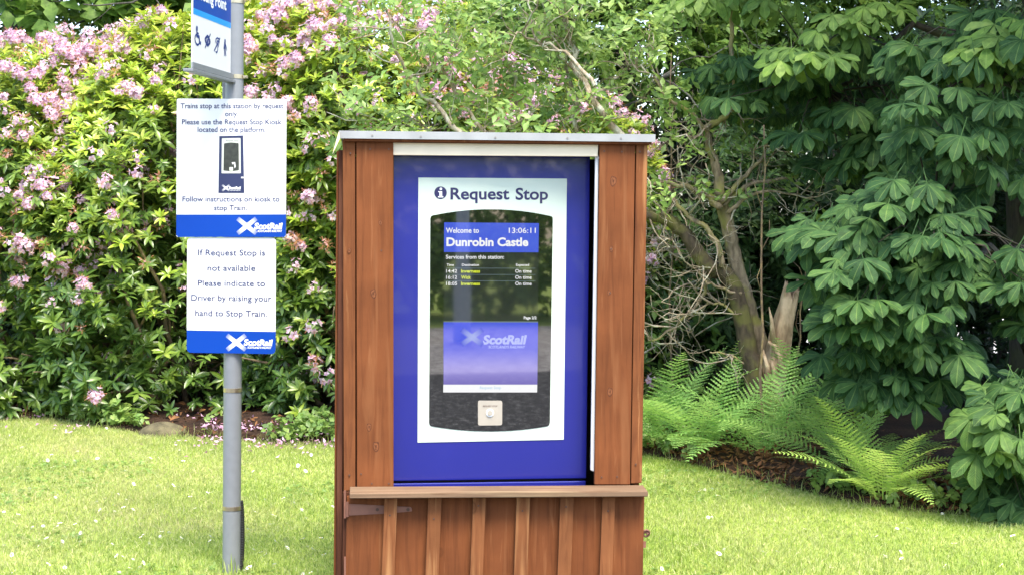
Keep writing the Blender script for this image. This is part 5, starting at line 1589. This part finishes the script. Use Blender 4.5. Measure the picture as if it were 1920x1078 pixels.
tag(leafy("fallen_petals", pp_, PET, M['fallen'], g, None, (0, 0), nrm=(0, -0.2, 1), jn=0.5, tint=(0, .7)), kind='stuff')
# a mossy stone half sunk at the border
p = G(298, 818)
b = MB(); rows = []
for i in range(7):
    f = i / 6 * math.pi / 2
    rows.append([(0.17 * math.cos(f) * math.cos(a) * (1 + .08 * math.sin(3 * a + f)), 0.11 * math.cos(f) * math.sin(a), 0.085 * math.sin(f) * (1 + .1 * math.sin(2 * a))) for a in np.linspace(0, 6.283, 20, endpoint=False)])
b.add([q for r in rows for q in r], [(i * 20 + j, i * 20 + (j + 1) % 20, (i + 1) * 20 + (j + 1) % 20, (i + 1) * 20 + j) for i in range(6) for j in range(20)])
o = b.build("stone", M['stone'], smooth=True); o.location = (p.x, p.y + 0.1, 0.0); tag(o, "rounded mossy stone half sunk at the edge of the lawn", "stone")

# daisies
DA = []
for s in range(4):
    b = MB(); n = 12; b.tube([(0, 0, 0), (0.002, 0, 0.03)], 0.001, 4, 2)
    for k in range(n):
        a = 2 * math.pi * k / n; a0, a1 = a - 0.2, a + 0.2; tl = 0.02 * math.sin(a + s)
        b.add([(0.003 * math.cos(a), 0.003 * math.sin(a), 0.031), (0.012 * math.cos(a0), 0.012 * math.sin(a0), 0.034 + tl * .3), (0.0155 * math.cos(a), 0.0155 * math.sin(a), 0.034 + tl * .4), (0.012 * math.cos(a1), 0.012 * math.sin(a1), 0.034 + tl * .3)], [(0, 1, 2, 3)])
    b.add([(0.0045 * math.cos(t), 0.0045 * math.sin(t), 0.0335) for t in np.linspace(0, 6.283, 8, endpoint=False)] + [(0, 0, 0.037)], [(i, (i + 1) % 8, 8) for i in range(8)], 1)
    o = b.build("daisy", [M['daisy'], M['daisy_eye'], M['elder']]); DA.append(o.data); bpy.data.objects.remove(o)
DP = [(62, 830), (200, 800), (260, 822), (335, 840), (20, 812), (85, 862), (180, 855), (95, 848), (290, 845), (250, 905), (105, 930), (195, 932), (235, 932), (190, 950), (215, 955), (180, 975), (155, 995), (148, 1000), (150, 1014), (75, 1018),
      (220, 1038), (232, 1040), (250, 1046), (265, 1050), (210, 1017), (85, 983), (60, 983), (8, 1022), (18, 1032), (90, 1055), (115, 1057), (30, 1068), (410, 1072), (320, 995), (305, 990), (365, 950), (395, 920), (400, 940), (340, 1005), (300, 1000), (245, 1062), (265, 1000),
      (530, 930), (515, 965), (490, 1030), (500, 1035), (465, 1062), (460, 1068), (575, 1022), (585, 1025), (610, 1035), (600, 1003), (625, 945), (560, 870), (550, 855), (465, 835), (480, 955), (585, 1066), (475, 880), (390, 920), (395, 1005),
      (1251, 887), (1317, 913), (1332, 915), (1314, 919), (1349, 904), (1349, 927), (1321, 965), (1335, 965), (1250, 988), (1306, 1017), (1350, 1033), (1362, 1030), (1434, 1033), (1460, 1031), (1496, 1031), (1510, 986), (1643, 1002), (1660, 1040), (1664, 1037), (1657, 1041), (1686, 1032), (1690, 1041),
      (1685, 985), (1696, 976), (1703, 990), (1766, 961), (1775, 1057), (1790, 1017), (1900, 1000), (1445, 1077), (1240, 1060), (1560, 1060), (1880, 1055)]
for (x, y) in DP + [(g.uniform(0, 640), g.uniform(835, 1078)) for _ in range(60)]:
    p = G(x, y, 0.03)
    if p.y > float(border_y(p.x)) or in_kiosk(p.x, p.y): continue
    o = bpy.data.objects.new("daisy", DA[g.integers(0, 4)]); COL.objects.link(o)
    o.location = (p.x, p.y, 0.0); o.rotation_euler = (g.normal(0.25, .25), g.normal(0, .25), g.uniform(0, 6.28))
    s = g.uniform(0.55, 0.95); o.scale = (s, s, s)
    tag(o, "small white daisy open in the short mown grass", "daisy", "daisies in the lawn")
